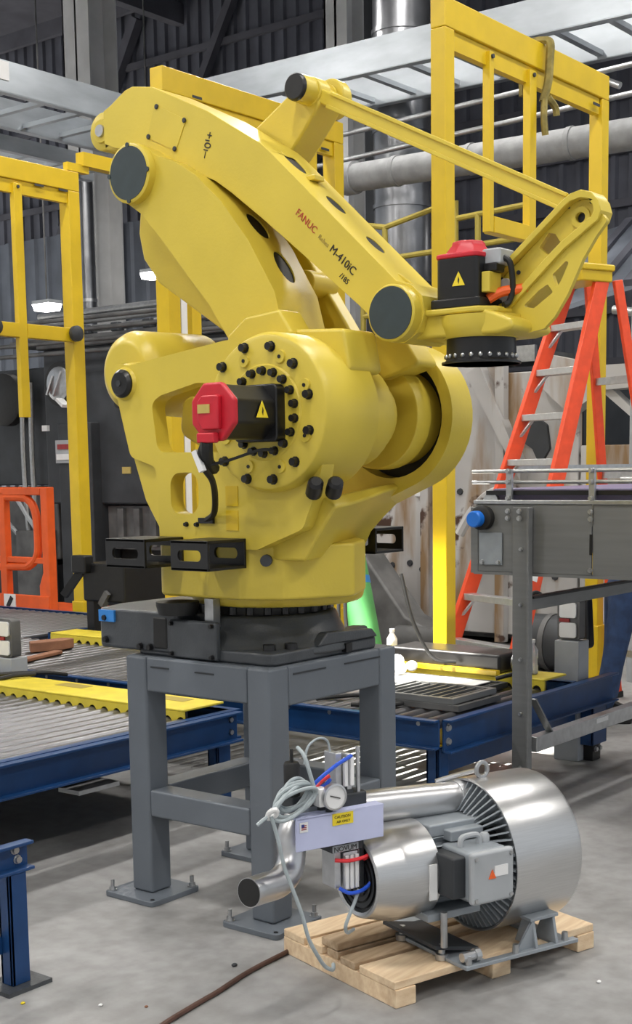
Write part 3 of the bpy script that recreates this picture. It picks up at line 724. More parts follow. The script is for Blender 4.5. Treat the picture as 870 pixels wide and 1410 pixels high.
t = thing('crumpled_wrap', 'white crumpled plastic wrap in the sun at the pedestal corner', 'wrap', (2.7, 1.30, .53))
for q, r_ in (((2.66, 1.27, .57), .05), ((2.72, 1.33, .60), .05), ((2.76, 1.39, .57), .045), ((2.79, 1.27, .565), .04)): MB().sphere(q, r_, 9, 6, (1, .9, .8)).build('lump', STW, t, q)
bottle('bright sunlit bottle behind the pedestal corner', 3.0, 1.56, .548, BOTW)
bottle('clear bottle standing beside the grey conveyor leg', 3.0, .575, .548, BOTTLE)
def sensor_post(label, x, y, zt, red=True):
    t = thing('sensor_post', label, 'sensor', (x, y, 0), 'sensor posts beside the conveyors')
    MB().box(x, x + .13, y - .08, y + .08, 0, zt - .24).build('box_post', GREYP, t, (x, y, 0), bevel=.006)
    u_ = MB().prism(fillet([(y - .072, zt - .235), (y - .072, zt), (y + .072, zt), (y + .072, zt - .235)], .02), x + .02, x + .09, 'x').build('unit', DARKM2, t, (x, y, zt))
    for zz in (zt - .105, zt - .222): MB().prism(fillet([(y - .054, zz), (y - .054, zz + .088), (y + .054, zz + .088), (y + .054, zz)], .015), x + .008, x + .021, 'x').build('reflector', STW, u_, (x, y, zz))
    MB().box(x + .008, x + .021, y - .01, y + .054, zt - .130, zt - .110).build('red_lens', DKRED, u_, (x, y, zt))
sensor_post('grey sensor post with white reflectors beside the yellow guard at left', 1.46, 3.40, .85)
sensor_post('grey sensor post with white reflectors behind the blue end beam at right', 3.27, .50, .955)
t = thing('scrap_wood', 'larger brown wood offcut lying on the conveyor at left', 'scrap wood', (2.45, 4.06, .494), 'wood offcuts on the conveyor')
MB(Matrix.Translation((2.27, 4.12, 0)) @ Matrix.Rotation(R(-14), 4, 'Z')).prism([(0, 0), (.24, -.02), (.36, .04), (.30, .12), (.04, .10)], .494, .565, 'z').build('block', SCRAP, t, (2.4, 4.1, .5), bevel=.008)
t = thing('scrap_wood', 'thin brown wood strip lying beside the larger offcut', 'scrap wood', (2.1, 3.85, .494), 'wood offcuts on the conveyor')
MB().bar((1.93, 3.80, .506), (2.36, 3.93, .506), .07, .024).build('strip', SCRAP, t, (2.1, 3.85, .5), bevel=.006)
t = thing('white_block', 'small white lump on the conveyor beside the robot base', 'scrap', (2.55, 3.05, .5))
MB().sphere((2.62, 3.2, .53), .08, 10, 7, (1.1, .8, .5)).build('lump', STW, t)
# green roll leaning behind the robot
t = thing('green_roll', 'green foam roll with blue tape leaning behind the robot base', 'roll', (3.28, 1.86, 0))
g0, g1_ = V((3.28, 1.86, .10)), V((3.37, 2.15, 1.15)); gd = (g1_ - g0).normalized(); gl = (g1_ - g0).length
MB().rev(g0, gd, [(0, .105), (gl, .098)], 24).build('tube', GREEN, t, g0)
MB().rev(g0 + gd * (gl - .19), gd, [(0, .1015), (.05, .101)], 24).build('tape', BTAPE, t, g0)
MB().rev(g0 + gd * gl, gd, [(0, .101), (.012, .101)], 24).build('rim', STW, t, g0)
t = thing('hanging_cables', 'dark cable bundle hanging behind the robot base', 'cable', (2.5, 1.6, .5))
for k in range(3): MB().tube([(2.6, 1.60 + .05 * k, 1.15), (2.55, 1.58 + .05 * k, .9), (2.5, 1.52 + .06 * k, .68), (2.4, 1.46 + .05 * k, .52)], .012, 8).build('strand', BLKR, t)
MB().tube([(2.7, 1.28, 1.12), (2.7, 1.20, .85), (2.75, 1.10, .64), (2.85, 1.0, .60)], .011, 8).build('strand', BLKR, t)

# dark stand with arm left of the robot base
t = thing('camera_stand', 'black stand with a bent bracket arm left of the robot base', 'stand', (3.35, 4.6, 0))
MB().box(3.32, 3.40, 4.62, 4.70, 0, 1.02).build('upright', BLK, t)
MB().box(3.30, 4.6, 4.25, 4.72, .74, 1.04).build('arm_box', BLK, t, bevel=.02)
MB().bar((3.25, 4.88, .78), (3.32, 4.68, 1.04), .04, .06).build('bracket', BLK, t)
MB().box(3.24, 3.34, 4.62, 4.78, .96, 1.10).build('head', BLK, t, bevel=.015)
MB().bar((3.3, 4.50, .72), (3.3, 4.42, .82), .06, .05).build('clip', DARKM2, t)
MB().box(3.2, 3.5, 4.5, 4.85, 0, .02).build('foot', BLK, t)

# orange scissor lift
t = thing('scissor_lift', 'orange lift basket at the left edge beyond the conveyor', 'lift', (5, 7.65, 0))
X0 = 5.0
outer = fillet([(7.13, .30), (7.13, 1.60), (9.05, 1.60), (9.05, .30)], .02)
MB().prism([(7.11, .30), (7.11, 1.60), (7.21, 1.60), (7.21, .75), (7.27, .62), (7.27, .30)], X0, X0 + .10, 'x').build('corner_post', LIFT, t, bevel=.01)
MB().box(X0, X0 + .08, 7.21, 9.05, 1.52, 1.60).build('top_rail', LIFT, t, bevel=.012)
MB().tube([(X0 + .04, 8.95, 1.50), (X0 + .04, 7.65, 1.50), (X0 + .04, 7.43, 1.47), (X0 + .04, 7.33, 1.34), (X0 + .04, 7.31, 1.1), (X0 + .04, 7.33, .92), (X0 + .04, 7.45, .82), (X0 + .04, 7.65, .80), (X0 + .04, 8.95, .76)], .042, 10).build('gate_loop', LIFT, t)
MB().box(X0 + .01, X0 + .07, 7.21, 9.05, .84, .90).build('mid_rail', LIFT, t, bevel=.01)
MB().box(X0, X0 + .08, 7.77, 7.87, .30, 1.55).build('post', LIFT, t, bevel=.01)
MB().box(X0 - .01, X0 + .03, 7.12, 9.05, .25, .52).build('toe_board', LIFT, t, bevel=.008)
MB().box(X0, X0 + 1.2, 7.12, 9.05, .18, .30).build('deck', LIFT, t)
s_ = MB().box(X0 - .018, X0 - .01, 7.63, 7.81, .36, .52).build('safety_sticker', STW, t); MB().bar((X0 - .022, 7.75, .39), (X0 - .022, 7.68, .49), .01, .045).build('sticker_figure', BLK, s_)
MB().box(X0 + .1, X0 + 1.1, 7.35, 8.95, 0, .18).build('chassis', DARKM, t)

# ------------------------------------------------------------------ step ladder
T = V((4.807, 1.1, 3.057)); wv = V((math.cos(R(69)), math.sin(R(69)), 0)); nv = V((-wv.y, wv.x, 0))
t = thing('step_ladder', 'tall orange fibreglass step ladder behind the grey conveyor', 'ladder', (T.x, T.y, 0))
zt = 2.975
def lp(s_, k, f):   # s_: +1/-1 along width, k: front(1)/back(-1), f: 0 top .. 1 floor
    w_ = (.168 + .225 * f) if k > 0 else (.14 + .195 * f)
    off = (.11 + 1.05 * f) if k > 0 else -(.055 + .50 * f)
    p = V((T.x, T.y, 0)) + nv * off + wv * w_ * s_; p.z = zt * (1 - f)
    return p
for s_ in (1, -1):
    r_ = MB().bar(lp(s_, 1, 0), lp(s_, 1, 1), .04, .115, nv).build('front_rail', ORG, t, lp(s_, 1, 0), bevel=.006)
    MB().bar(lp(s_, 1, .985), lp(s_, 1, 1), .05, .11, nv).build('shoe', BLKR, r_, lp(s_, 1, 1))
    r_ = MB().bar(lp(s_, -1, 0), lp(s_, -1, 1), .03, .075, nv).build('rear_rail', ORG, t, lp(s_, -1, 0), bevel=.006)
    MB().bar(lp(s_, -1, .985), lp(s_, -1, 1), .045, .08, nv).build('shoe', BLKR, r_, lp(s_, -1, 1))
for k in range(1, 10):
    f_ = k * .102
    a, b = lp(1, 1, f_), lp(-1, 1, f_)
    st = MB().bar(a, b, .09, .045).build('step', ALU, t, (a + b) / 2, bevel=.004)
    for s_ in (1, -1):
        q = lp(s_, 1, f_ + .045); q2 = lp(s_, 1, f_) - wv * s_ * .09; MB().bar(q - wv * s_ * .01, q2 + V((0, 0, -.012)), .012, .022, nv).build('step_brace', ALU, st, q)
for k in (2, 4, 6, 8):
    a, b = lp(1, -1, k * .11), lp(-1, -1, k * .11); MB().bar(a, b, .03, .05).build('rear_bar', STEEL, t, (a + b) / 2)
MB(Matrix.Translation(T) @ Matrix.Rotation(R(69), 4, 'Z')).box(-.20, .20, .04, .31, -.11, -.0).box(-.215, .215, .03, .32, -.04, .005).build('top_cap', GYEL, t, T, bevel=.012)
for (f0, f1, m_) in ((.475, .53, STW), (.60, .665, STW)):
    a = lp(-1, 1, f0) + nv * .02; b = lp(-1, 1, f1) + nv * .02
    MB().bar(a - wv * .02, b - wv * .02, .004, .06, nv).build('label', m_, t, a)
for s_ in (1, -1):
    MB().bar(lp(s_, 1, .42), lp(s_, -1, .42), .006, .03).build('spreader', STEEL, t, lp(s_, 1, .42))

# ------------------------------------------------------------------ pedestal
PD = thing('robot_pedestal', 'dark grey welded box-frame pedestal carrying the yellow robot', 'pedestal', (.408, .382, 0))
W_, D_, t_ = .7645, .8166, .115
for x in (0, D_ - t_):
    for y in (0, W_ - t_):
        p = (x + t_ / 2, y + t_ / 2, 0)
        l = MB().box(x, x + t_, y, y + t_, .022, .998).build('leg', PED, PD, p, bevel=.012, seg=3)
        cx, cy = p[0] + (.02 if x == 0 else -.02) * 0, p[1]
        MB().prism(fillet([(cx - .14, cy - .14), (cx + .14, cy - .14), (cx + .14, cy + .14), (cx - .14, cy + .14)], .02), 0, .022, 'z').build('foot_plate', PED, l, p, bevel=.003)
        for sx in (-1, 1):
            for sy in (-1, 1):
                q = (cx + sx * .115, cy + sy * .115, .022)
                if (sx, sy) in ((-1, -1),): MB().rev(q, (0, 0, 1), [(0, .009), (.002, .009)], 10).build('empty_hole', BLK, l, q)
                elif (sx + sy) == 0 or x == 0 and y == 0:
                    MB().rev(q, (0, 0, 1), [(0, .019), (.003, .019), (.003, .014), (.016, .013), (.016, .008), (.045, .008)], 10).build('anchor_bolt', STEEL, l, q)
e = .002
for y in (e, W_ - t_ + e): MB().box(t_, D_ - t_, y, y + t_ - 2 * e, .845, .998).build('top_beam', PED, PD, (.4, y, .92), bevel=.010)
for x in (e, D_ - t_ + e): MB().box(x, x + t_ - 2 * e, t_, W_ - t_, .858, .998).build('top_beam', PED, PD, (x, .38, .92), bevel=.010)
for y in (e, W_ - t_ + e): MB().box(t_, D_ - t_, y, y + t_ - 2 * e, .345, .455).build('cross_bar', PED, PD, (.4, y, .4), bevel=.010)
for x in (e, D_ - t_ + e): MB().box(x, x + t_ - 2 * e, t_, W_ - t_, .345, .455).build('cross_bar', PED, PD, (x, .38, .4), bevel=.010)
MB().box(.01, D_ - .01, .01, W_ - .01, .985, 1.0).build('top_plate', PED, PD, (.4, .38, .99), bevel=.003)
for (y0, y1, z) in ((.28, .38, .955), (.52, .62, .957)): MB().box(-.0015, .001, y0, y1, z, z + .006).build('weld_slot', DARKM, PD, (0, y0, z))
for (x0, x1, z) in ((.14, .34, .962), (.46, .70, .962)): MB().box(x0, x1, -.0015, .001, z, z + .006).build('weld_slot', DARKM, PD, (x0, 0, z))

# ------------------------------------------------------------------ robot
RB = thing('industrial_robot', 'big yellow four-axis palletising robot arm on the grey pedestal', 'robot', (.41, .38, 1.0))
JX, JY = .41, .38
# cast base
b = MB()
b.prism(fillet([(.06, .02), (.70, .02), (.80, .12), (.80, .66), (.70, .75), (.06, .75), (.04, .70), (.04, .06)], .03), 1.0, 1.05, 'z')
b.rev((JX, JY, 1.05), (0, 0, 1), [(-.03, .385), (.0, .375), (.02, .345), (.08, .315), (.12, .30)], 48)
BASE = b.build('base_casting', CAST, RB, (JX, JY, 1.0), bevel=.012)
b = MB(); b.prism(fillet([(.03, .50), (.03, .94), (.20, 1.00), (.62, 1.00), (.72, .90), (.72, .5)], .02), 1.015, 1.18, 'z'); b.build('rear_box', CAST, BASE, (.3, .8, 1.1), bevel=.014)
MB().box(.018, .05, .28, .535, 1.005, 1.155).build('front_cover', CAST, BASE, (.05, .4, 1.08), bevel=.010)
bolts([(.017, .30, 1.14), (.017, .515, 1.14), (.017, .30, 1.02), (.017, .515, 1.02)], (-1, 0, 0), .008, BLK, BASE, 'cover_screw')
MB().box(.025, .06, .55, .63, 1.03, 1.16).build('recess_pad', BLKR, BASE, (.05, .6, 1.1), bevel=.01)
MB().box(.020, .034, .845, .935, 1.125, 1.172).build('blue_tag', BTAPE, BASE, (.03, .9, 1.15))
bolts([(.026, .70, 1.035), (.026, .645, 1.035), (.026, .90, 1.05), (.026, .90, 1.14)], (-1, 0, 0), .012, BLK, BASE, 'cover_screw')
for (x, y) in ((.12, .10), (.20, .06), (.70, .10), (.11, .28), (.76, .62)): MB().rev((x, y, 1.05), (0, 0, 1), [(0, .026), (.022, .024)], 12).build('base_bolt', BLK, BASE, (x, y, 1.05))
b = MB(); b.prism([(.30, 1.05), (.70, 1.05), (.66, 1.085), (.36, 1.10)], .005, .05, 'y'); b.build('rib', CAST, BASE, (.5, .03, 1.07), bevel=.008)
b = MB(); b.prism([(.34, .018), (.76, .10), (.72, .16), (.38, .10)], 1.045, 1.085, 'z'); b.build('front_lug', CAST, BASE, (.5, .08, 1.07), bevel=.012)
MB().box(.47, .51, -.002, .03, 1.01, 1.045).build('slot', BLK, BASE, (.5, 0, 1.03))
MB().rev((JX, JY, 1.165), (0, 0, 1), [(0, .265), (.045, .272), (.05, .26)], 48).build('bearing_ring', BLKR, BASE, (JX, JY, 1.17))
f = None
for k in range(24):
    a = 2 * PI * k / 24; q = (JX + .268 * math.cos(a), JY + .268 * math.sin(a), 1.185)
    if f is None: f = MB().rev(q, (0, 0, 1), [(-.012, .016), (.018, .016)], 8).build('ring_bolt', BLK, BASE, q)
    else: dup(f, q, BASE)
MB().box(.06, .10, .33, .375, 1.11, 1.24).build('stop_bracket', STEEL, BASE, (.08, .35, 1.2))
MB().rev((.04, .50, 1.175), (0, 0, 1), [(0, .075), (.035, .085), (.05, .085)], 24).build('cable_gland', BLKR, BASE, (.04, .5, 1.2))

# turret
b = MB()
b.rev((.45, .33, 1.205), (0, 0, 1), [(0, .335), (.02, .352), (.075, .352), (.10, .335)], 56)
b.prism(fillet([(.0, .55), (.0, .14), (.08, -.02), (.33, -.15), (.58, -.02), (.76, .16), (.78, .55), (.70, .66), (.16, .66)], .05), 1.25, 1.455, 'z')
TUR = b.build('turret', YEL, RB, (JX, JY, 1.2), bevel=.014)
cheek = fillet([(.79, 2.16), (.688, 2.145), (.19, 2.205), (-.05, 2.215), (-.26, 2.05), (-.30, 1.90), (-.25, 1.70), (-.17, 1.52), (.05, 1.44), (.547, 1.45), (.552, 1.66), (.56, 1.75), (.696, 1.79), (.75, 1.98)], [.03, .05, .05, .1, .12, .15, .12, .05, .03, .02, .01, .03, .04, .03])
big = fillet([(.572, 1.996), (.520, 2.022), (.330, 2.060), (.20, 2.05), (.20, 1.80), (.545, 1.805)], .045)
low = fillet([(.482, 1.725), (.335, 1.728), (.335, 1.568), (.482, 1.568)], .05)
MB().prism(cheek, 0, .07, 'x', holes=[big, low]).build('side_cheek', YEL, TUR, (0, .2, 1.8), bevel=.016, seg=3)
MB().prism([(.55, 1.45), (.56, 1.75), (.70, 1.785), (.64, 1.62), (.56, 1.50)], .02, .14, 'x').build('rear_bevel', YEL, TUR, (.08, .6, 1.6), bevel=.008)
b = MB(); b.rev((.08, .80, 2.13), (1, 0, 0), [(0, .115), (.03, .15), (.06, .165), (.42, .175), (.46, .15)], 48); b.build('rear_drum', YEL, TUR, (.2, .8, 2.13), bevel=.01)
MB().rev((-.005, .715, 2.075), (1, 0, 0), [(-.02, .04), (-.016, .052), (-.003, .056), (.02, .08), (.10, .09)], 32).build('rear_boss', YEL, TUR, (0, .71, 2.07))
MB().rev((-.012, .715, 2.075), (1, 0, 0), [(-.022, .018), (-.020, .044), (-.008, .055), (.0, .055)], 32).build('rear_cap', BLK, TUR, (0, .71, 2.07))
MB().rev((-.034, .715, 2.075), (1, 0, 0), [(-.004, .012), (.004, .012)], 12).build('cap_screw', DARKM, TUR, (-.03, .71, 2.07))
# inner link drum seen through the cheek window
b = MB(); b.prism(fillet([(.60, 2.03), (.48, 2.02), (.36, 1.95), (.28, 1.80), (.34, 1.70), (.46, 1.80), (.62, 1.88)], .05), .20, .34, 'x'); b.build('crank_arm', YEL, TUR, (.3, .4, 1.9), bevel=.012)
MB().box(.16, .70, .40, .62, 1.45, 1.545).build('rear_web', YEL, TUR, (.4, .5, 1.55), bevel=.012)
# near J2 boss
JY2, JZ2 = -.05, 1.935
b = MB(); b.rev((-.055, JY2, JZ2), (1, 0, 0), [(0, .255), (.006, .272), (.03, .283), (.30, .283), (.33, .26)], 64); b.build('shoulder_boss', YEL, TUR, (0, JY2, JZ2), bevel=.004)
MB().rev((-.056, JY2, JZ2), (1, 0, 0), [(-.006, .165), (0, .17), (.01, .17)], 48).build('shoulder_flange', YEL, TUR, (0, JY2, JZ2))
ob = [(.145, 2.104), (.038, 2.165), (-.085, 2.163), (-.186, 2.098), (-.251, 1.99), (-.252, 1.866), (-.187, 1.759), (-.085, 1.698), (.037, 1.701), (.145, 1.765)]
bolts([(-.055, y, z) for y, z in ob], (-1, 0, 0), .0155, BLK, TUR, 'flange_bolt', .022)
bolts([(-.062, JY2 + .145 * math.cos(2 * PI * (k + .5) / 18), JZ2 + .145 * math.sin(2 * PI * (k + .5) / 18)) for k in range(18)], (-1, 0, 0), .0135, BLK, TUR, 'flange_bolt', .022)
f = None
for an in (18, 64, 112, 155, 205, 250, 292, 335):
    q = (-.057, JY2 + .205 * math.cos(R(an)), JZ2 + .205 * math.sin(R(an)))
    if f is None: f = MB().rev(q, (-1, 0, 0), [(-.002, .024), (.006, .022)], 16).build('bolt_boss', YEL, TUR, q); g = MB().rev((q[0] - .006, q[1], q[2]), (-1, 0, 0), [(0, .007), (.002, .007)], 8).build('hole', BLK, TUR, q)
    else: dup(f, q, TUR); dup(g, q, TUR)
# J2 motor
b = MB()
def octa(r, c): return [(c[0] + r * math.cos(PI / 8 + k * PI / 4), c[1] + r * math.sin(PI / 8 + k * PI / 4)) for k in range(8)]
MC = (JY2, 1.93)
b.prism(octa(.100, MC), -.305, -.07, 'x'); MOT = b.build('motor', BLK, RB, (-.17, *MC), bevel=.008)
MB().prism(fillet([(MC[0] - .10, MC[1] - .10), (MC[0] + .10, MC[1] - .10), (MC[0] + .10, MC[1] + .10), (MC[0] - .10, MC[1] + .10)], .02), -.11, -.06, 'x').build('motor_flange', BLK, MOT, (-.08, *MC), bevel=.006)
MB().prism(octa(.107, MC), -.330, -.303, 'x').build('motor_cap', RED, MOT, (-.31, *MC), bevel=.01)
b = MB(); b.prism(fillet([(MC[0] - .045, MC[1] - .06), (MC[0] + .03, MC[1] - .06), (MC[0] + .05, MC[1] - .03), (MC[0] + .05, MC[1] + .035), (MC[0] + .03, MC[1] + .055), (MC[0] - .045, MC[1] + .055)], .008), -.352, -.330, 'x'); b.build('cap_housing', RED, MOT, (-.36, *MC), bevel=.006)
MB().box(-.355, -.351, MC[0] - .01, MC[0] + .045, MC[1] - .005, MC[1] + .025).build('cap_plate', STG, MOT, (-.37, *MC))
MB().box(-.36, -.33, MC[0] - .03, MC[0] + .05, MC[1] - .105, MC[1] - .07).build('connector', RED, MOT, (-.36, *MC), bevel=.006)
def warn(parent, c, n_, u_, s_):
    c, n_, u_ = V(c), V(n_), V(u_); r_ = u_.cross(n_)
    tri = [c + u_ * s_, c - u_ * s_ * .6 + r_ * s_ * .85, c - u_ * s_ * .6 - r_ * s_ * .85]
    w = MB().add(tri + [p + n_ * .002 for p in tri], [(0, 1, 2), (3, 4, 5), (0, 1, 4, 3), (1, 2, 5, 4), (2, 0, 3, 5)]).build('warning_triangle', STY, parent, c, smooth=0)
    k = c + n_ * .003
    MB().add([k + u_ * s_ * .45, k + r_ * s_ * .15 + u_ * .1 * s_, k - r_ * s_ * .08 - u_ * .1 * s_, k + r_ * s_ * .05 - u_ * s_ * .42, k - r_ * s_ * .2 + u_ * .0 * s_], [(0, 1, 2), (2, 1, 3)]).build('warning_bolt', BLK, w, c, smooth=0)
warn(MOT, (-.185, MC[0] - .0985, MC[1] + .002), (0, -1, 0), (0, 0, 1), .036)
MB().tube([(-.34, -.03, 1.83), (-.33, -.02, 1.80), (-.28, .02, 1.76), (-.22, .05, 1.74)], .022, 10).build('plug', BLKR, MOT, (-.3, 0, 1.8))
b = MB().tube([(-.32, -.02, 1.85), (-.33, .01, 1.79), (-.30, .02, 1.74), (-.22, .06, 1.70), (-.12, .14, 1.645), (-.03, .23, 1.575), (0.0, .30, 1.545)], .012, 8); b.build('motor_cable', BLKR, MOT, (-.2, .1, 1.7))
MB().tube([(-.30, .02, 1.75), (-.25, -.04, 1.765), (-.15, -.10, 1.80), (-.10, -.12, 1.80)], .006, 6).build('motor_cable', BLKR, MOT, (-.2, 0, 1.77))
MB().bar((-.335, .03, 1.80), (-.33, .0, 1.73), .02, .02).build('cable_tag', STW, MOT, (-.3, 0, 1.77))
MB().box(-.012, .0, .255, .33, 1.535, 1.556).build('cable_clamp', BLK, TUR, (0, .3, 1.54))
bolts([(0, .40, 1.53), (0, .345, 1.53)], (-1, 0, 0), .008, BLK, TUR, 'clamp_screw')
for (z0, z1) in ((1.60, 1.675), (1.51, 1.585)): MB().box(-.003, .001, .135, .195, z0, z1).build('data_plate', GYEL, TUR, (0, .16, z0))
# caps and window into the gap between the shoulders
for y in (-.235, -.295): MB().rev((-.01 + (y + .235) * -.6, y, 1.665), (-.55, -.6, .55), [(-.03, .03), (.0, .03), (.035, .028), (.045, .018)], 14).build('black_plug', BLK, TUR, (0, y, 1.66))
ne = [(.30, 1.40), (-.13, 1.40), (-.20, 1.50), (-.275, 1.60), (-.22, 1.635), (.0, 1.60), (.30, 1.61)]
fe = [(.42, 1.40), (.19, 1.40), (.15, 1.47), (-.06, 1.665), (-.03, 1.68), (.06, 1.63), (.42, 1.62)]
rows = []
for i_ in range(9):
    k = i_ / 8; x_ = .06 + .80 * k; kk = k * k * (3 - 2 * k) * .5 + k * .5
    rows.append([(x_, a[0] + (b_[0] - a[0]) * kk, a[1] + (b_[1] - a[1]) * kk) for a, b_ in zip(ne, fe)])
b = MB(); b.add([p_ for r_ in rows for p_ in r_], [tuple(range(7)), tuple(range(56, 63))] + [(7 * i_ + k, 7 * i_ + (k + 1) % 7, 7 * i_ + 7 + (k + 1) % 7, 7 * i_ + 7 + k) for i_ in range(8) for k in range(7)])
b.build('cradle', YEL, TUR, (.4, 0, 1.55), bevel=.012)
# far shoulder
far = [(JY2 + .285 * math.cos(R(a)), JZ2 + .285 * math.sin(R(a))) for a in range(-155, 160, 9)]
far = [(.50, 2.06), (.50, 1.40), (.20, 1.40), (.17, 1.47)] + [(.03, 1.585)] + [(JY2 + .292 * math.cos(R(a)), JZ2 + .292 * math.sin(R(a))) for a in range(-112, -295, -8)]
MB().prism(far, .72, .87, 'x', holes=[circ((JY2, JZ2), .243, 40)]).build('far_cheek', YEL, TUR, (.8, 0, 1.9), bevel=.012)
MB().rev((.80, JY2, JZ2), (1, 0, 0), [(0, .242), (.06, .242)], 40).build('far_gap', BLKR, TUR, (.82, JY2, JZ2))
MB().rev((.50, JY2, JZ2), (1, 0, 0), [(.11, .205), (.14, .208), (.20, .208), (.215, .19), (.30, .19)], 48).build('far_drum', YEL, TUR, (.6, JY2, JZ2), bevel=.004)
MB().rev((.20, JY2, JZ2), (1, 0, 0), [(0, .15), (.35, .15)], 32).build('shoulder_tube', YEL, TUR, (.4, JY2, JZ2))
MB().rev((.86, JY2, JZ2), (1, 0, 0), [(0, .25), (.03, .245), (.05, .2)], 40).build('far_cover', YEL, TUR, (.88, JY2, JZ2), bevel=.004)
MB().prism(octa(.10, MC), .92, 1.06, 'x').build('far_motor', BLK, TUR, (.98, *MC), bevel=.008); MB().prism(octa(.103, MC), 1.06, 1.12, 'x').build('far_motor_cap', RED, TUR, (1.08, *MC), bevel=.008)
MB().rev((.73, -.20, 1.945), (-.4, -.9, 0), [(0, .018), (.012, .018)], 10).build('drum_plug', DARKM, TUR, (.7, -.2, 1.94))
MB().prism(fillet([(-.02, 2.24), (-.27, 2.225), (-.30, 2.07), (-.05, 2.07)], .02), .12, .32, 'x').build('stop_block', YEL, TUR, (.2, -.1, 2.15), bevel=.014)
MB().prism(fillet([(-.03, 2.24), (-.20, 2.26), (-.30, 2.12), (-.12, 2.07)], .02), .56, .70, 'x').build('stop_block', YEL, TUR, (.62, -.1, 2.15), bevel=.014)
MB().rev((.03, .03, 1.40), (-.85, -.55, 0), [(-.03, .022), (.012, .022)], 12).build('lift_hole', DARKM, TUR, (.03, .03, 1.4))
# fork pockets
def pocket(x0, x1, y0, y1, near):
    z0, z1, th = 1.372, 1.482, .012
    o = MB().box(x0, x1, y0, y1, z1 - th, z1).box(x0, x1, y0, y1, z0, z0 + th).build('fork_pocket', BLK, RB, ((x0 + x1) / 2, (y0 + y1) / 2, z0), bevel=.003)
    for xx in ((x0, x1 - th) if near else (x0, x1 - th)):
        pts = [(y0, z0), (y1, z0), (y1, z1), (y0, z1)]
        hole_ = fillet([(y0 + .035, z0 + .035), (y1 - .035, z0 + .035), (y1 - .035, z1 - .035), (y0 + .035, z1 - .035)], .019)
        MB().prism(pts, xx, xx + th, 'x', holes=[hole_]).build('pocket_side', BLK, o, (xx, y0, z0), bevel=.002)
pocket(-.21, 0.0, .10, .285, True); pocket(-.21, 0.0, .42, .63, True); pocket(.87, 1.08, .14, .325, False); pocket(.87, 1.08, .42, .63, False)

# lower arm
arm = [(.83 + .118 * math.cos(R(a)), 2.917 + .118 * math.sin(R(a))) for a in range(-44, 112, 12)]
arm += [(.76, 3.01), (.70, 2.97), (.608, 2.935), (.500, 2.870), (.370, 2.755), (.235, 2.595), (.110, 2.395), (.075, 2.27)]
e0 = len(arm) - 4
hub = [(JY2 + .20 * math.cos(R(a)), JZ2 + .20 * math.sin(R(a))) for a in range(66, 392, 14)]
arm += hub + [(.22, 2.12), (.31, 2.20), (.35, 2.243), (.445, 2.377), (.554, 2.495), (.683, 2.64), (.80, 2.76)]
L1 = math.dist(arm[e0], arm[e0 + 1]); L2 = math.dist(arm[e0 + 1], arm[e0 + 2])
LOW = MB().prism(arm, .20, .46, 'x', side={e0: (.10, [(L1 * .52, .335, .070, .042)]), e0 + 1: (.10, [(L2 * .45, .345, .075, .042)])}).build('lower_arm', YEL, RB, (.33, .4, 2.4), bevel=.016, seg=3)
rear = fillet([(.92, 3.0), (1.08, 2.86), (1.095, 2.75), (1.07, 2.64), (.98, 2.53), (.58, 2.28), (.40, 2.10), (.2, 2.0), (.2, 2.2), (.6, 2.7)], .03)
MB().prism(rear, .47, .53, 'x').build('rear_link', YEL, RB, (.5, .6, 2.5), bevel=.012)
farp = fillet([(.80, 3.02), (.56, 2.90), (.33, 2.69), (.20, 2.50), (.02, 2.24), (-.06, 2.12), (.10, 2.0), (.3, 2.25), (.6, 2.62), (.85, 2.84)], .03)
MB().prism(farp, .58, .66, 'x').build('far_link', YEL, RB, (.6, .4, 2.5), bevel=.012)
for y, z in ((.40, 2.735), (.19, 2.46)): MB().rev((.48, y, z), (1, 0, 0), [(0, .05), (.16, .05)], 24).build('link_lug', YEL, RB, (.55, y, z), bevel=.006)
MB().prism(fillet([(.27, 2.16), (.25, 2.235), (.165, 2.295), (.0, 2.31), (-.06, 2.225), (.0, 2.10)], .015), .09, .22, 'x').build('arm_foot', YEL, LOW, (.15, .1, 2.2), bevel=.012)
c = MB().rev((.20, .83, 2.917), (-1, 0, 0), [(0, .118), (.03, .116), (.035, .108)], 48).build('elbow_boss', YEL, LOW, (.2, .83, 2.92))
MB().rev((.175, .83, 2.917), (-1, 0, 0), [(0, .105), (.012, .104)], 48).build('elbow_cap', CAP, LOW, (.17, .83, 2.92))
for a in (90, 180, 270, 0): MB().rev((.165, .83 + .108 * math.cos(R(a)), 2.917 + .108 * math.sin(R(a))), (-1, 0, 0), [(0, .010), (.004, .010)], 8).build('cap_tab', CAP, LOW, (.16, .83, 2.9))
MB().rev((.20, .83, 2.917), (1, 0, 0), [(0, .10), (.50, .10)], 32).build('elbow_shaft', YEL, LOW, (.4, .83, 2.92))
MB().prism(fillet([(.93, 3.0), (.70, 2.98), (.70, 2.84), (.94, 2.84)], .05), .50, .60, 'x').build('elbow_clevis', YEL, LOW, (.55, .83, 2.92), bevel=.012)

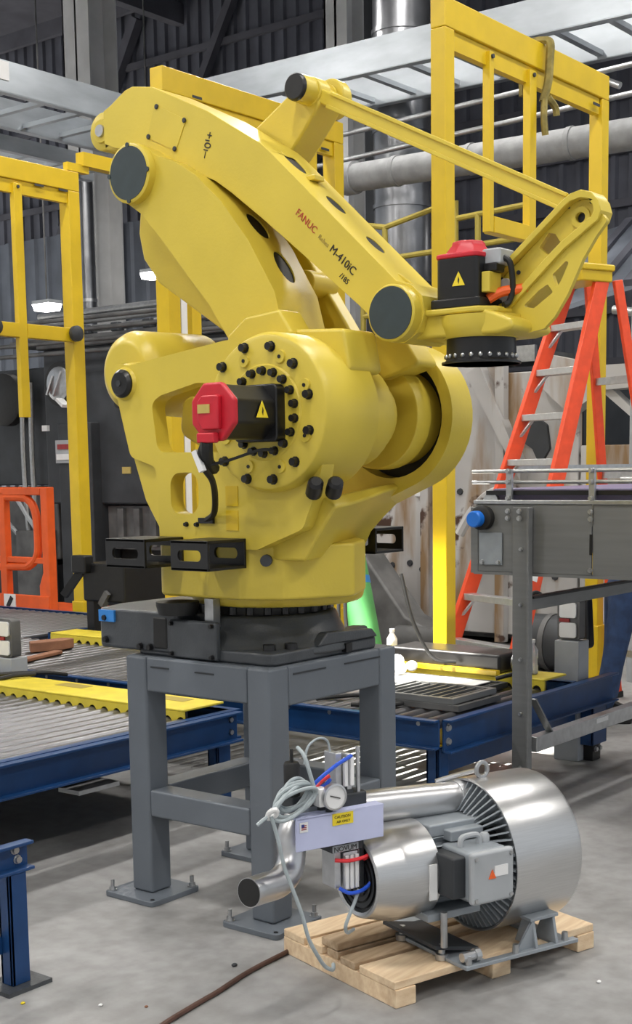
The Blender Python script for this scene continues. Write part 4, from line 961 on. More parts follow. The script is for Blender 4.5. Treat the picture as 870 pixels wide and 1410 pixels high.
# forearm
fa = [(1.075, 3.215), (1.03, 3.232), (.985, 3.255), (.944, 3.275), (.90, 3.283), (.789, 3.262), (.493, 3.119), (.225, 2.958), (.185, 2.925), (-.395, 2.392), (-.46, 2.372), (-.505, 2.33), (-.515, 2.27), (-.49, 2.205), (-.43, 2.172), (-.36, 2.18), (-.301, 2.254), (-.249, 2.304), (.006, 2.51), (.225, 2.683), (.381, 2.80), (.459, 2.852), (.532, 2.884), (.62, 2.895), (.70, 2.915), (.802, 2.96), (.953, 3.045), (1.02, 3.062), (1.075, 3.085)]
ie = 8
ln = math.dist(fa[8], fa[9])
def s_of(y): return (fa[8][0] - y) / (fa[8][0] - fa[9][0]) * ln
FA = MB().prism(fa, .27, .50, 'x', side={8: (.12, [(s_of(.155), .385, .075, .034), (s_of(-.045), .385, .055, .030), (s_of(-.225), .385, .05, .030)])}).build('forearm', YEL, RB, (.385, .3, 2.8), bevel=.018, seg=3)
MB().rev((.31, 1.127, 3.151), (1, 0, 0), [(0, .072), (.004, .078), (.14, .078), (.145, .07)], 32).build('rear_eye', YEL, FA, (.38, 1.12, 3.15), bevel=.003)
MB().rev((.30, 1.127, 3.151), (1, 0, 0), [(0, .046), (.012, .05), (.02, .05)], 28).build('eye_seat', YEL, FA, (.3, 1.12, 3.15)); MB().rev((.29, 1.127, 3.151), (1, 0, 0), [(0, .024), (.012, .026)], 20).build('eye_pin', STEEL, FA, (.3, 1.12, 3.15))
MB().prism(fillet([(1.12, 3.225), (1.0, 3.25), (1.0, 3.05), (1.12, 3.075)], .01), .31, .46, 'x').build('eye_neck', YEL, FA, (.38, 1.05, 3.15), bevel=.01)
pl_ = [(.775, 3.19), (.604, 3.105), (.665, 2.995), (.82, 3.07)]
MB().prism(pl_, .267, .2705, 'x').build('cover_plate', YEL, FA, (.27, .7, 3.1))
bolts([(.2668, y, z) for y, z in ((.762, 3.180), (.612, 3.103), (.812, 3.072), (.668, 3.003))], (-1, 0, 0), .008, DARKM, FA, 'cover_screw', .006)
dx_, dz_ = (0, -.729, -.684), (0, -.684, .729)
text('lettering', 'FANUC', .037, (.2688, .060, 2.678), dx_, dz_, FANUCRED, FA, .0008)
text('lettering', 'Robot', .024, (.2688, -.045, 2.580), dx_, dz_, FANUCGRY, FA, .0008)
text('lettering', 'M-410iC', .042, (.2688, -.097, 2.528), dx_, dz_, FANUCBLK, FA, .0012)
text('lettering', '/185', .028, (.2688, -.142, 2.430), dx_, dz_, FANUCBLK, FA, .0010)
text('axis_mark', '+ı0ı–', .050, (.2688, .494, 3.045), (0, .295, -.955), (0, -.955, -.295), FANUCBLK, FA, .0008)
MB().bar((.36, .06, 2.822), (.42, .06, 2.822), .05, .02).build('top_pad', YEL, FA, (.38, .05, 2.82), bevel=.004)
MB().rev((.27, -.405, 2.275), (-1, 0, 0), [(0, .10), (.045, .10), (.05, .094)], 48).build('wrist_boss', YEL, FA, (.25, -.4, 2.27))
MB().rev((.225, -.405, 2.275), (-1, 0, 0), [(0, .092), (.008, .091)], 48).build('wrist_cap', CAP, FA, (.22, -.4, 2.27))
MB().prism(fillet([(-.34, 2.395), (-.36, 2.43), (-.44, 2.375), (-.50, 2.335), (-.47, 2.31)], .008), .33, .36, 'x').build('wrist_rib', YEL, FA, (.35, -.4, 2.38), bevel=.004)

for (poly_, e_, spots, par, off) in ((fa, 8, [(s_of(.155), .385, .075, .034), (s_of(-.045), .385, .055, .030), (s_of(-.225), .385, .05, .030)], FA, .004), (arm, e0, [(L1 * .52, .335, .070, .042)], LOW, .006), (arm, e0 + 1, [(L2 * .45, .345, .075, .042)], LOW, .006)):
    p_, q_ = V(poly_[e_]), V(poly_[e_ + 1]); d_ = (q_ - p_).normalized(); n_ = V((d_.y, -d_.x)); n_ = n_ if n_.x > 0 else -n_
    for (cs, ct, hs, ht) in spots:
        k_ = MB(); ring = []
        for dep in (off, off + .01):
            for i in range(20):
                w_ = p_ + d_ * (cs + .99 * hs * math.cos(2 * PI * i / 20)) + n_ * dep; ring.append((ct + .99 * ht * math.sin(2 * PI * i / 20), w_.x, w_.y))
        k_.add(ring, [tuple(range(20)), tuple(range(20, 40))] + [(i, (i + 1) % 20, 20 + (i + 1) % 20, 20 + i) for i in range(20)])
        c_ = p_ + d_ * cs; k_.build('slot_shade', BLKR, par, (ct, c_.x, c_.y), smooth=0)  # black ovals added for the shade inside the hollow arm slots

# balancing triangle and tie rod
b = MB(); b.prism(fillet([(.47, 3.09), (.245, 3.215), (.185, 3.235), (.125, 3.19), (.13, 3.13), (.23, 3.02), (.33, 2.92), (.52, 2.88), (.85, 2.84), (.90, 2.98), (.62, 3.02)], .03), .515, .66, 'x')
TRI = b.build('link_triangle', YEL, RB, (.58, .3, 3.1), bevel=.012)
MB().rev((.50, .182, 3.187), (1, 0, 0), [(-.06, .052), (.02, .054)], 28).build('apex_boss', YEL, TRI, (.5, .18, 3.19)); MB().rev((.44, .182, 3.187), (-1, 0, 0), [(0, .052), (.012, .05), (.016, .045)], 28).build('apex_cap', BLK, TRI, (.43, .18, 3.19))
MB().rev((.64, .182, 3.187), (1, 0, 0), [(0, .075), (.06, .075)], 28).build('apex_ring', YEL, TRI, (.67, .18, 3.19), bevel=.008); MB().rev((.632, .182, 3.187), (-1, 0, 0), [(0, .05), (.01, .05)], 20).build('apex_pad', YEL, TRI, (.63, .18, 3.19))
A_, Bq = V((.545, .175, 3.185)), V((.545, -.98, 2.60))
ROD = MB().bar(A_, Bq, .05, .052).build('tie_rod', YEL, RB, A_, bevel=.008)
dn = (Bq - A_).normalized(); upn = V((1, 0, 0)).cross(dn); upn = upn if upn.z > 0 else -upn
for s_ in (-1, 1): MB().bar(A_ + dn * .10 + upn * s_ * .024 + V((-.028, 0, 0)), Bq - dn * .06 + upn * s_ * .024 + V((-.028, 0, 0)), .012, .014).build('rod_edge', YEL, ROD, A_, bevel=.003)
MB().rev((.51, A_.y, A_.z), (1, 0, 0), [(0, .055), (.07, .055)], 28).build('rod_end', YEL, ROD, A_, bevel=.006)
MB().rev((.51, Bq.y, Bq.z), (1, 0, 0), [(0, .055), (.07, .055)], 28).build('rod_end', YEL, ROD, Bq, bevel=.006)

# wrist
b = MB()
b.prism(fillet([(-.36, 2.185), (-.33, 2.25), (-.38, 2.345), (-.45, 2.35), (-.52, 2.275), (-.74, 2.27), (-.78, 2.255), (-.84, 2.23), (-.855, 2.195), (-.79, 2.182), (-.55, 2.182)], .018), .30, .58, 'x')
WR = b.build('wrist_casting', YEL, RB, (.42, -.6, 2.2), bevel=.014)
MB().rev((.42, -.655, 2.275), (0, 0, -1), [(.02, .15), (.05, .148), (.088, .138), (.096, .13)], 48).build('wrist_drum', YEL, WR, (.42, -.65, 2.2))
MB().prism(fillet([(.28, -.48), (.28, -.72), (.34, -.77), (.54, -.77), (.54, -.48)], .03), 2.258, 2.280, 'z').build('motor_seat', YEL, WR, (.4, -.6, 2.3), bevel=.008)
MB().rev((.42, -.655, 2.186), (0, 0, -1), [(0, .122), (.078, .124), (.084, .130), (.088, .136), (.094, .136)], 56).build('tool_flange', BLK, WR, (.42, -.65, 2.12))
MB().rev((.42, -.655, 2.092), (0, 0, 1), [(0, .140), (.007, .140)], 56).build('flange_rim', BLK, WR, (.42, -.65, 2.1))
f = None
for k in range(24):
    a = 2 * PI * k / 24; q = (.42 + .124 * math.cos(a), -.655 + .124 * math.sin(a), 2.118)
    if f is None: f = MB().sphere(q, .008, 8, 5).build('flange_screw', STEEL, WR, q)
    else: dup(f, q, WR)
mx, my = .385, -.625
M2 = MB().prism(fillet([(mx - .085, my - .085), (mx + .085, my - .085), (mx + .085, my + .085), (mx - .085, my + .085)], .022), 2.307, 2.452, 'z').build('wrist_motor', BLK, WR, (mx, my, 2.367), bevel=.006)
MB().prism(fillet([(mx - .10, my - .10), (mx + .10, my - .10), (mx + .10, my + .10), (mx - .10, my + .10)], .015), 2.279, 2.312, 'z').build('motor_foot', BLK, M2, (mx, my, 2.297), bevel=.006)
b = MB(); b.prism(fillet([(mx - .088, my - .088), (mx + .088, my - .088), (mx + .088, my + .088), (mx - .088, my + .088)], .022), 2.449, 2.467, 'z'); b.rev((mx, my, 2.467), (0, 0, 1), [(-.005, .088), (.03, .062), (.045, .058)], 8); b.build('motor_cap', RED, M2, (mx, my, 2.467), bevel=.006)
warn(M2, (mx - .0855, my - .012, 2.372), (-1, 0, 0), (0, 0, 1), .030)
MB().box(mx - .03, mx + .07, my - .145, my - .07, 2.422, 2.477).build('connector_block', GREYP, M2, (mx, my - .1, 2.447), bevel=.008); MB().box(mx - .04, mx + .02, my - .135, my - .07, 2.397, 2.427).build('connector_block', BLK, M2, (mx, my - .1, 2.417), bevel=.006)
MB().tube([(mx, my - .13, 2.447), (mx, my - .165, 2.427), (mx + .02, my - .165, 2.347), (mx + .02, my - .15, 2.297), (mx, my - .14, 2.285)], .011, 8).build('motor_cable', BLKR, M2, (mx, my - .2, 2.367))
MB().tube([(mx - .02, my - .09, 2.307), (mx + .01, my - .13, 2.332), (mx + .06, my - .20, 2.342)], .018, 10).build('orange_hose', OHOSE, M2, (mx, my - .15, 2.327))
MB().box(mx - .06, mx + .02, my - .12, my - .087, 2.327, 2.397).build('yellow_bracket', YEL, M2, (mx, my - .1, 2.367), bevel=.004)
bolts([(.30, -.605, 2.243)], (-1, 0, 0), .010, DARKM, WR, 'grub_screw')
# trough shaped wrist link
ol = [(-.64, 2.295), (-.655, 2.37), (-.761, 2.448), (-.97, 2.616), (-.997, 2.632), (-1.037, 2.640), (-1.074, 2.629), (-1.101, 2.598), (-1.111, 2.565), (-1.100, 2.535), (-.977, 2.455), (-.918, 2.405), (-.75, 2.262), (-.70, 2.25)]
il = [(-.68, 2.315), (-.685, 2.365), (-.775, 2.432), (-.978, 2.594), (-1.000, 2.608), (-1.035, 2.614), (-1.062, 2.606), (-1.080, 2.586), (-1.084, 2.565), (-1.076, 2.550), (-.962, 2.478), (-.90, 2.428), (-.76, 2.305), (-.72, 2.293)]
def widen(mb):
    for v in mb.bm.verts:
        k = max(0., min(1., (v.co.y + 1.1) / .38))
        if v.co.x > .57: v.co.x = .51 + .15 * k
    return mb
L_e = math.dist(ol[10], ol[12])
WL_ = widen(MB().prism(ol, .42, .60, 'x', holes=[il])).build('wrist_link', YEL, WR, (.5, -.9, 2.45), bevel=.007)
pin = circ((-1.022, 2.556), .017, 16)
dia = [(-.865, 2.475), (-.90, 2.445), (-.925, 2.455), (-.945, 2.485), (-.925, 2.515), (-.90, 2.52)]
MB().prism([(y + (.004 if y < -.9 else -.004), z) for y, z in il], .455, .475, 'x', holes=[pin, dia]).build('link_web', YEL, WL_, (.46, -.9, 2.45))
MB().rev((.455, -1.022, 2.556), (-1, 0, 0), [(0, .036), (.006, .035), (.006, .018)], 24, caps=False).build('pin_boss', YEL, WL_, (.45, -1.02, 2.55)); MB().rev((.47, -1.022, 2.556), (-1, 0, 0), [(0, .018), (.004, .018)], 20).build('pin_hole', BLK, WL_, (.46, -1.02, 2.55))
bolts([(.455, -1.022 + .058 * math.cos(R(a)), 2.556 + .058 * math.sin(R(a))) for a in (40, 85, 130, 175, 220)], (-1, 0, 0), .0035, DARKM, WL_, 'small_hole', .002)
bolts([(.455, -.715, 2.385), (.455, -.785, 2.400), (.455, -.80, 2.345), (.455, -.80, 2.315)], (-1, 0, 0), .006, DARKM, WL_, 'web_screw', .003)
for z, y in ((2.362, -.735), (2.322, -.735)): MB().rev((.455, y, z), (-1, 0, 0), [(0, .023), (.012, .022)], 20).build('white_plug', STW, WL_, (.45, y, z))
sp = [(-1.096, 2.57), (-1.128, 2.532), (-1.087, 2.485), (-1.04, 2.417), (-.984, 2.306), (-.935, 2.235), (-.895, 2.199), (-.80, 2.185), (-.718, 2.245), (-.718, 2.275), (-.90, 2.42), (-.961, 2.471)]
hA = [(-.926, 2.376), (-.977, 2.417), (-.988, 2.411), (-.962, 2.358), (-.943, 2.331)]; hB = [(-.811, 2.280), (-.856, 2.271), (-.929, 2.318), (-.909, 2.347), (-.876, 2.33)]
MB().prism(fillet(sp, .012), .435, .456, 'x', holes=[fillet(hA, .006, 3), fillet(hB, .006, 3)]).build('link_flank', YEL, WL_, (.45, -.9, 2.35), bevel=.005)

# ------------------------------------------------------------------ grey belt conveyor
GC = thing('belt_conveyor', 'grey sheet-metal belt conveyor with guide rails at the right', 'conveyor', (2.6, -.6, 0))
X = 2.2
MB().prism([(-.20, 1.20), (-.20, 1.545), (-2.6, 1.545), (-2.6, 1.20)], X, X + .012, 'x').build('side_panel', GSTEEL, GC, (X, -1.2, 1.4))
MB().prism([(.47, 1.20), (.47, 1.53), (.45, 1.545), (-.195, 1.545), (-.195, 1.20)], X - .004, X + .010, 'x').build('side_panel', GSTEEL, GC, (X, .1, 1.4), bevel=.003)
MB().box(X - .008, X + .05, .445, .49, 1.19, 1.53).build('end_post', GSTEEL, GC, (X, .47, 1.3), bevel=.004)
MB().box(X - .014, X - .006, .30, .435, 1.235, 1.40).build('access_plate', MOTG, GC, (X, .36, 1.3), bevel=.003)
bolts([(X - .014, .415, 1.25), (X - .014, .32, 1.25)], (-1, 0, 0), .010, STEEL, GC)
MB().box(X - .012, X + .03, -2.6, .47, 1.545, 1.565).build('top_flange', STEEL, GC, (X, -1, 1.55), bevel=.003)
MB().box(X - .01, X + .05, -2.6, .47, 1.185, 1.20).build('bottom_flange', GSTEEL, GC, (X, -1, 1.19))
MB().box(X + .061, X + 1.68, -2.6, .40, 1.56, 1.622).build('belt', BELT, GC, (X + .5, -1, 1.58), bevel=.01)
MB().box(X + .03, X + .06, -2.6, .42, 1.590, 1.612).build('belt_edge', BLK, GC, (X, -1, 1.6))
MB().cyl((X + .04, .40, 1.555), (X + 1.72, .40, 1.555), .045, n=20).build('end_roller', STEEL, GC, (X + .5, .4, 1.55))
MB().box(X + 1.73, X + 1.745, -2.6, .47, 1.20, 1.56).build('side_panel', GSTEEL, GC, (X + .94, -1, 1.4))
MB().box(X + .02, X + 1.72, .44, .46, 1.22, 1.50).build('end_panel', GSTEEL, GC, (X + .5, .45, 1.4))
for k, z in enumerate((1.71, 1.655)):
    MB().cyl((X + .03, .50, z), (X + .03, -2.6, z), .010, n=10).build('guide_rail', STEEL, GC, (X + .03, -1, z)); MB().cyl((X + 1.72, .48, z), (X + 1.72, -2.6, z), .010, n=10).build('guide_rail', STEEL, GC, (X + 1.72, -1, z))
for y in (.27, -.19, -.95, -1.7):
    MB().box(X + .0, X + .022, y - .016, y + .016, 1.44, 1.72).build('rail_post', STEEL, GC, (X, y, 1.55), bevel=.003); MB().box(X + 1.72, X + 1.745, y - .016, y + .016, 1.5, 1.72).build('rail_post', STEEL, GC, (X + .93, y, 1.55))
    bolts([(X - .006, y, zz) for zz in (1.71, 1.655, 1.575, 1.51, 1.475)], (-1, 0, 0), .011, STEEL, GC, 'rail_bolt')
for zz in (1.51, 1.475): bolts([(X - .03, .19, zz)], (-1, 0, 0), .011, STEEL, GC, 'leg_bolt')
MB().box(X - .006, X - .003, -.20, -.185, 1.30, 1.40).build('panel_slot', BLK, GC, (X, -.19, 1.35)); bolts([(X - .004, -.19, 1.225)], (-1, 0, 0), .010, STEEL, GC)
c = MB().rev((X - .02, .41, 1.475), (-1, 0, 0), [(-.03, .062), (.02, .062), (.025, .05)], 24).build('bearing_housing', BLKR, GC, (X, .41, 1.47))
MB().rev((X - .035, .425, 1.47), (-1, 0, 0), [(0, .042), (.05, .042), (.055, .036)], 24).build('shaft_cap', BCAP, c, (X, .42, 1.47))
def gleg(x, y):
    l = MB().box(x - .012, x, y - .07, y + .035, .012, 1.53).box(x - .055, x - .012, y - .082, y - .07, .012, 1.53).build('leg', GSTEEL, GC, (x, y, .7), bevel=.003)
    MB().box(x - .09, x + .06, y - .11, y + .07, 0, .012).build('foot', GSTEEL, l, (x, y, 0))
    bolts([(x - .012, y - .015, .2 + .28 * k) for k in range(5)], (-1, 0, 0), .008, STEEL, l, 'leg_rivet')
gleg(X - .008, .20); gleg(X + 1.80, .20); gleg(X - .008, -2.2); gleg(X + 1.80, -2.2)
MB().box(X, X + 1.8, .14, .16, 1.01, 1.075).build('cross_brace', GSTEEL, GC, (X + .5, .15, 1.05), bevel=.003); MB().box(X, X + 1.8, .12, .17, 1.07, 1.082).build('brace_lip', BLKR, GC, (X + .5, .15, 1.07))
MB().box(X, X + 1.8, .10, .16, .285, .365).build('cross_brace', STEEL, GC, (X + .5, .15, .3), bevel=.004); MB().box(X + .66, X + .80, .096, .10, .33, .355).build('white_tag', STW, GC, (X + .7, .1, .34))
MB().bar((X - .0, .125, .56), (X + .20, .125, .34), .04, .01).build('gusset', GSTEEL, GC, (X, .12, .5))

# ------------------------------------------------------------------ pallet
PF = V((-.337, -.797, 0)); pe1 = V((.959, -.284, 0)); pe2 = V((.284, .959, 0))
PM = Matrix(((pe1.x, pe2.x, 0, PF.x), (pe1.y, pe2.y, 0, PF.y), (0, 0, 1, 0), (0, 0, 0, 1)))
PL = thing('wooden_pallet', 'small pine pallet under the silver blower', 'pallet', PM @ V((.45, .32, 0)))
def plank(name, x0, x1, y0, y1, z0, z1, m_): return MB(PM).box(x0, x1, y0, y1, z0, z1).build(name, m_, PL, PM @ V(((x0 + x1) / 2, (y0 + y1) / 2, z0)), bevel=.004)
for x0 in (0, .42, .83): plank('stringer', x0, x0 + .085, 0, .65, 0, .062, WOOD)
plank('deck_board', -.002, .915, .004, .195, .0622, .090, WOOD); plank('deck_board', .0, .915, .222, .305, .0622, .088, WOOD2); plank('deck_board', .01, .915, .33, .395, .0622, .090, WOOD2)
plank('deck_board', .0, .915, .41, .50, .0622, .090, WOOD); plank('deck_board', .0, .915, .52, .648, .0622, .090, WOOD)
plank('worn_block', .012, .30, .335, .43, .0925, .120, WOOD2)

# ------------------------------------------------------------------ blower with valve panel
BO = V((.152, -.752, 0)); BMx = Matrix.Translation(BO) @ Matrix.Rotation(R(-20), 4, 'Z')
BW = thing('side_channel_blower', 'silver vacuum blower with pipework strapped on the pine pallet', 'blower', (BO.x, BO.y, .09))
def bb(name, mb, m_, parent=None, at=(0, 0, .385), bevel=0, **k): return mb.build(name, m_, parent or BW, BMx @ V(at), bevel=bevel, **k)
def bm_(): return MB(BMx)
ZC = .388
HS = bb('housing_drum', bm_().rev((0, 0, ZC), (1, 0, 0), [(.03, .255), (.012, .262), (.012, .268), (.29, .268), (.305, .262), (.31, .24)], 72), BRUSH, at=(.17, 0, ZC))
bb('housing_face', bm_().rev((0, 0, ZC), (1, 0, 0), [(.035, .255), (.03, .17), (-.03, .155), (-.05, .13)], 56), BLKR, HS)
fn = bm_()
for k in range(60):
    a = 2 * PI * k / 60
    ca, sa = math.cos(a), math.sin(a); a2 = a + .10; cb, sb = math.cos(a2), math.sin(a2); tx, ty = -sa * .0032, ca * .0032
    p = [(-.035, .165), (.03, .165), (.03, .256), (.014, .256)]
    vs = []
    for (s_, r_) in p:
        cc, ss = (ca, sa) if r_ < .2 else (cb, sb)
        vs += [(s_, r_ * cc + tx, ZC + r_ * ss + ty), (s_, r_ * cc - tx, ZC + r_ * ss - ty)]
    fn.add(vs, [(0, 2, 4, 6), (1, 3, 5, 7), (0, 1, 3, 2), (2, 3, 5, 4), (4, 5, 7, 6), (6, 7, 1, 0)])
o = bb('housing_fins', fn, MOTG, HS); o['kind'] = 'stuff'
MT = bb('motor_body', bm_().rev((0, 0, ZC), (1, 0, 0), [(-.25, .118), (-.03, .118), (-.02, .14), (.0, .14)], 40), MOTG, at=(-.13, 0, ZC))
fn = bm_()
for k in range(28):
    a = 2 * PI * k / 28; ca, sa = math.cos(a), math.sin(a)
    fn.bar((-.245, .128 * ca, ZC + .128 * sa), (-.05, .128 * ca, ZC + .128 * sa), .004, .03, (0, ca, sa))
o = bb('motor_fins', fn, MOTG, MT); o['kind'] = 'stuff'
FC = bb('fan_cover', bm_().rev((0, 0, ZC), (1, 0, 0), [(-.455, .118), (-.46, .128), (-.455, .136), (-.36, .163), (-.35, .166), (-.225, .166), (-.225, .158)], 56, caps=False), BRUSH, at=(-.35, 0, ZC))
bb('fan_grille', bm_().rev((0, 0, ZC), (1, 0, 0), [(-.448, .120), (-.445, .120)], 40), DARKM, FC)
f = None
for k in range(5): bb('grille_ring', bm_().rev((0, 0, ZC), (1, 0, 0), [(-.453, .02 + .022 * k), (-.449, .02 + .022 * k), (-.449, .016 + .022 * k), (-.453, .016 + .022 * k)], 32, caps=False), BLK, FC)
bb('cover_label', bm_().box(-.275, -.245, -.168, -.163, ZC - .07, ZC + .05), STW, FC); 
TB = bb('terminal_box', bm_().box(-.185, -.02, -.255, -.10, .315, .485), MOTG, MT, at=(-.1, -.2, .4), bevel=.014, seg=3)
bb('box_lid', bm_().box(-.19, -.015, -.285, -.256, .312, .488), GREYP, TB, at=(-.1, -.27, .4), bevel=.012, seg=3)
bb('rating_label', bm_().box(-.10, -.045, -.288, -.2845, .40, .435), STW, TB); bb('label_triangle', bm_().prism([(-.125, .395), (-.095, .395), (-.11, .425)], -.288, -.2845, 'y'), OHOSE, TB)
for x_, z_ in ((-.175, .33), (-.03, .33), (-.175, .47), (-.03, .47)): bb('lid_screw', bm_().rev((x_, -.284, z_), (0, -1, 0), [(0, .008), (.006, .007)], 8), STEEL, TB)
bb('gland_box', bm_().box(-.235, -.17, -.24, -.11, .33, .47), DARKM, TB, bevel=.008)
bb('cable_handle', bm_().tube([(-.16, -.18, .485), (-.15, -.18, .515), (-.09, -.18, .515), (-.08, -.18, .485)], .010, 8), GREYP, TB)
bb('cable_gland', bm_().rev((-.05, -.17, .485), (0, 0, 1), [(0, .018), (.02, .018), (.03, .012)], 12), GREYP, TB)
bb('motor_top_block', bm_().box(-.22, .0, -.09, .07, .50, .545), MOTG, MT, bevel=.008); bb('motor_top_block', bm_().box(-.16, -.02, -.13, -.06, .488, .525), MOTG, MT, bevel=.006)
# feet
FT = bb('mount_frame', bm_().box(-.20, .29, -.265, -.235, .091, .105).box(-.20, .29, .20, .26, .091, .105).box(-.20, -.10, -.235, .20, .091, .105).box(.20, .27, -.235, .20, .091, .105), MOTG, at=(0, 0, .1), bevel=.003)
bb('mount_plate', bm_().add([(-.24, -.15, .150), (-.06, -.15, .112), (-.06, .16, .112), (-.24, .16, .150), (-.24, -.15, .138), (-.06, -.15, .1), (-.06, .16, .1), (-.24, .16, .138)], [(0, 1, 2, 3), (4, 5, 6, 7), (0, 1, 5, 4), (1, 2, 6, 5), (2, 3, 7, 6), (3, 0, 4, 7)]), DARKM, FT)
for x_ in (.10, .19): bb('mount_gusset', bm_().prism([(-.262, .105), (-.24, .20), (-.19, .20), (-.15, .105)], x_, x_ + .012, 'x'), MOTG, FT, bevel=.002)
bb('mount_bridge', bm_().box(.09, .215, -.245, -.15, .195, .207), MOTG, FT, bevel=.002)
bb('mount_gusset', bm_().prism([(.03, .105), (.10, .105), (.10, .20)], -.245, -.235, 'y'), MOTG, FT)
for x_, y_ in ((-.20, -.13), (-.20, .10)): bb('rubber_foot', bm_().rev((x_, y_, .0925), (0, 0, 1), [(0, .022), (.02, .022), (.022, .012), (.05, .012)], 14), STEEL, FT)
bb('mount_post', bm_().rev((-.22, -.17, .15), (0, 0, 1), [(0, .012), (.12, .012)], 10), STEEL, FT); bb('motor_foot', bm_().box(-.27, -.05, -.15, .15, .235, .262), MOTG, FT, bevel=.004)
bb('adjust_bolt', bm_().rev((-.20, -.24, .13), (1, 0, 0), [(0, .016), (.05, .016), (.05, .022), (.07, .022)], 10), STEEL, FT)
for x_ in (-.18, .02, .24): bb('foot_bolt', bm_().rev((x_, -.25, .105), (0, 0, 1), [(0, .012), (.03, .010)], 8), STEEL, FT)
# lifting eye
bb('lifting_eye', bm_().tube([(.075 + .024 * math.cos(2 * PI * k / 12), 0, .682 + .026 * math.sin(2 * PI * k / 12)) for k in range(12)], .008, 8, closed=True, sub=2), STEEL, HS); bb('eye_stem', bm_().rev((.075, 0, .645), (0, 0, 1), [(0, .014), (.02, .012)], 10), STEEL, HS)
bb('steel_lever', bm_().tube([(-.06, .09, .64), (.02, .06, .66), (.065, .01, .68)], .009, 8), PIPE, HS)
# pipework
PP = bb('suction_pipe', bm_().tube([(.02, .05, .580), (-.30, .05, .600), (-.64, .05, .615)], .058, 28, smooth=False), PIPE, at=(-.3, .05, .6))
bb('pipe_collar', bm_().rev((.02, .05, .580), (1, 0, 0), [(-.03, .064), (.0, .066), (.03, .066)], 32), ALU, PP)
bb('pipe_elbow', bm_().sphere((.085, .04, .565), .066, 20, 14, (1.1, 1, 1)), ALU, PP); bb('elbow_foot', bm_().tube([(.085, .04, .565), (.12, .03, .53), (.14, .02, .48)], .055, 20), ALU, PP)
bb('elbow_bulge', bm_().sphere((.10, -.02, .54), .05, 16, 10), ALU, PP)
for k in range(3): bb('collar_bolt', bm_().rev((.03, .05 - .062 * math.cos(k * .8), .58 + .062 * math.sin(k * .8) - .03), (0, -1, 0), [(0, .012), (.014, .011)], 8), STEEL, PP)
pth = [V((-.60, .05, .613)), V((-.655, .04, .600)), V((-.685, .03, .555)), V((-.69, .02, .50)), V((-.715, .00, .452)), V((-.77, -.03, .432)), V((-.84, -.06, .436)), V((-.905, -.085, .440))]
EL = bb('outlet_elbow', bm_().tube(pth, .047, 28), PIPE, at=(-.7, 0, .5))
dd = (pth[-1] - pth[-2]).normalized()
bb('outlet_bore', bm_().rev(pth[-1] + dd * .0005, dd, [(0, .044), (.0006, .044)], 28), BLKR, EL)
bb('manifold', bm_().box(-.66, -.44, -.03, .10, .535, .68), MOTG, PP, bevel=.01); bb('manifold_block', bm_().box(-.62, -.44, -.05, .02, .64, .69), DARKM, PP, bevel=.008)
# valve panel
PN = bb('valve_panel', bm_().box(-.733, -.402, -.088, -.078, .538, .646), WHITE, at=(-.57, -.08, .6), bevel=.003)
bb('panel_lip', bm_().box(-.733, -.402, -.088, -.04, .640, .648), WHITE, PN)
lb = bb('warning_label', bm_().box(-.600, -.522, -.0905, -.0878, .604, .642), STY, PN)
f_o = BMx @ V((-.594, -.0912, .626)); xd = BMx.to_3x3() @ V((1, 0, 0))
text('label_print', 'CAUTION', .0135, f_o, xd, (0, 0, 1), FANUCBLK, lb, .0004); text('label_print', 'AIR ONLY', .0115, BMx @ V((-.586, -.0912, .611)), xd, (0, 0, 1), FANUCBLK, lb, .0004)
fl = bb('flag_sticker', bm_().box(-.722, -.692, -.0905, -.0878, .600, .632), STW, PN); bb('flag_canton', bm_().box(-.716, -.706, -.0915, -.090, .616, .626), FLAGB, fl)
for k in range(3): bb('flag_stripe', bm_().box(-.706 if k > 1 else -.716, -.698, -.0915, -.090, .608 + .006 * k, .611 + .006 * k), DKRED, fl)
GA = bb('pressure_gauge', bm_().rev((-.600, -.075, .702), (0, -1, 0), [(0, .036), (.02, .043), (.034, .043), (.036, .037), (.030, .036)], 32, caps=False), PIPE, PN, at=(-.600, -.09, .702))
bb('gauge_face', bm_().rev((-.600, -.104, .702), (0, -1, 0), [(0, .037), (.002, .037)], 32), STW, GA); bb('gauge_needle', bm_().bar((-.618, -.1075, .708), (-.582, -.1075, .696), .003, .004, (0, 1, 0)), BLK, GA); bb('gauge_bracket', bm_().box(-.648, -.615, -.09, -.05, .67, .73), STW, GA, bevel=.004)
bb('gauge_stem', bm_().rev((-.600, -.07, .66), (0, 0, -1), [(0, .012), (.03, .012)], 10), DARKM, GA)
V1 = bb('air_cylinder', bm_().box(-.555, -.53, -.04, .03, .70, .825).box(-.515, -.495, -.045, .02, .70, .82), ALU, PN, at=(-.53, 0, .76), bevel=.004)
for x_ in (-.508, -.532): bb('white_stripe', bm_().box(x_, x_ + .014, -.058, -.045, .715, .81), STW, V1, bevel=.003)
bb('cylinder_rod', bm_().box(-.475, -.465, -.045, -.035, .39, .84), ALU, V1); bb('cylinder_end', bm_().box(-.56, -.49, -.045, .03, .688, .702), DARKM, V1)
V2 = bb('air_cylinder', bm_().box(-.570, -.545, -.05, .03, .38, .515).box(-.54, -.485, -.06, .02, .372, .50), ALU, PN, at=(-.53, 0, .44), bevel=.004)
for x_ in (-.538, -.520, -.500): bb('white_stripe', bm_().box(x_, x_ + .013, -.068, -.06, .378, .49), STW, V2, bevel=.002)
bb('valve_head', bm_().box(-.585, -.468, -.06, .02, .502, .54), DARKM, V2, bevel=.004)
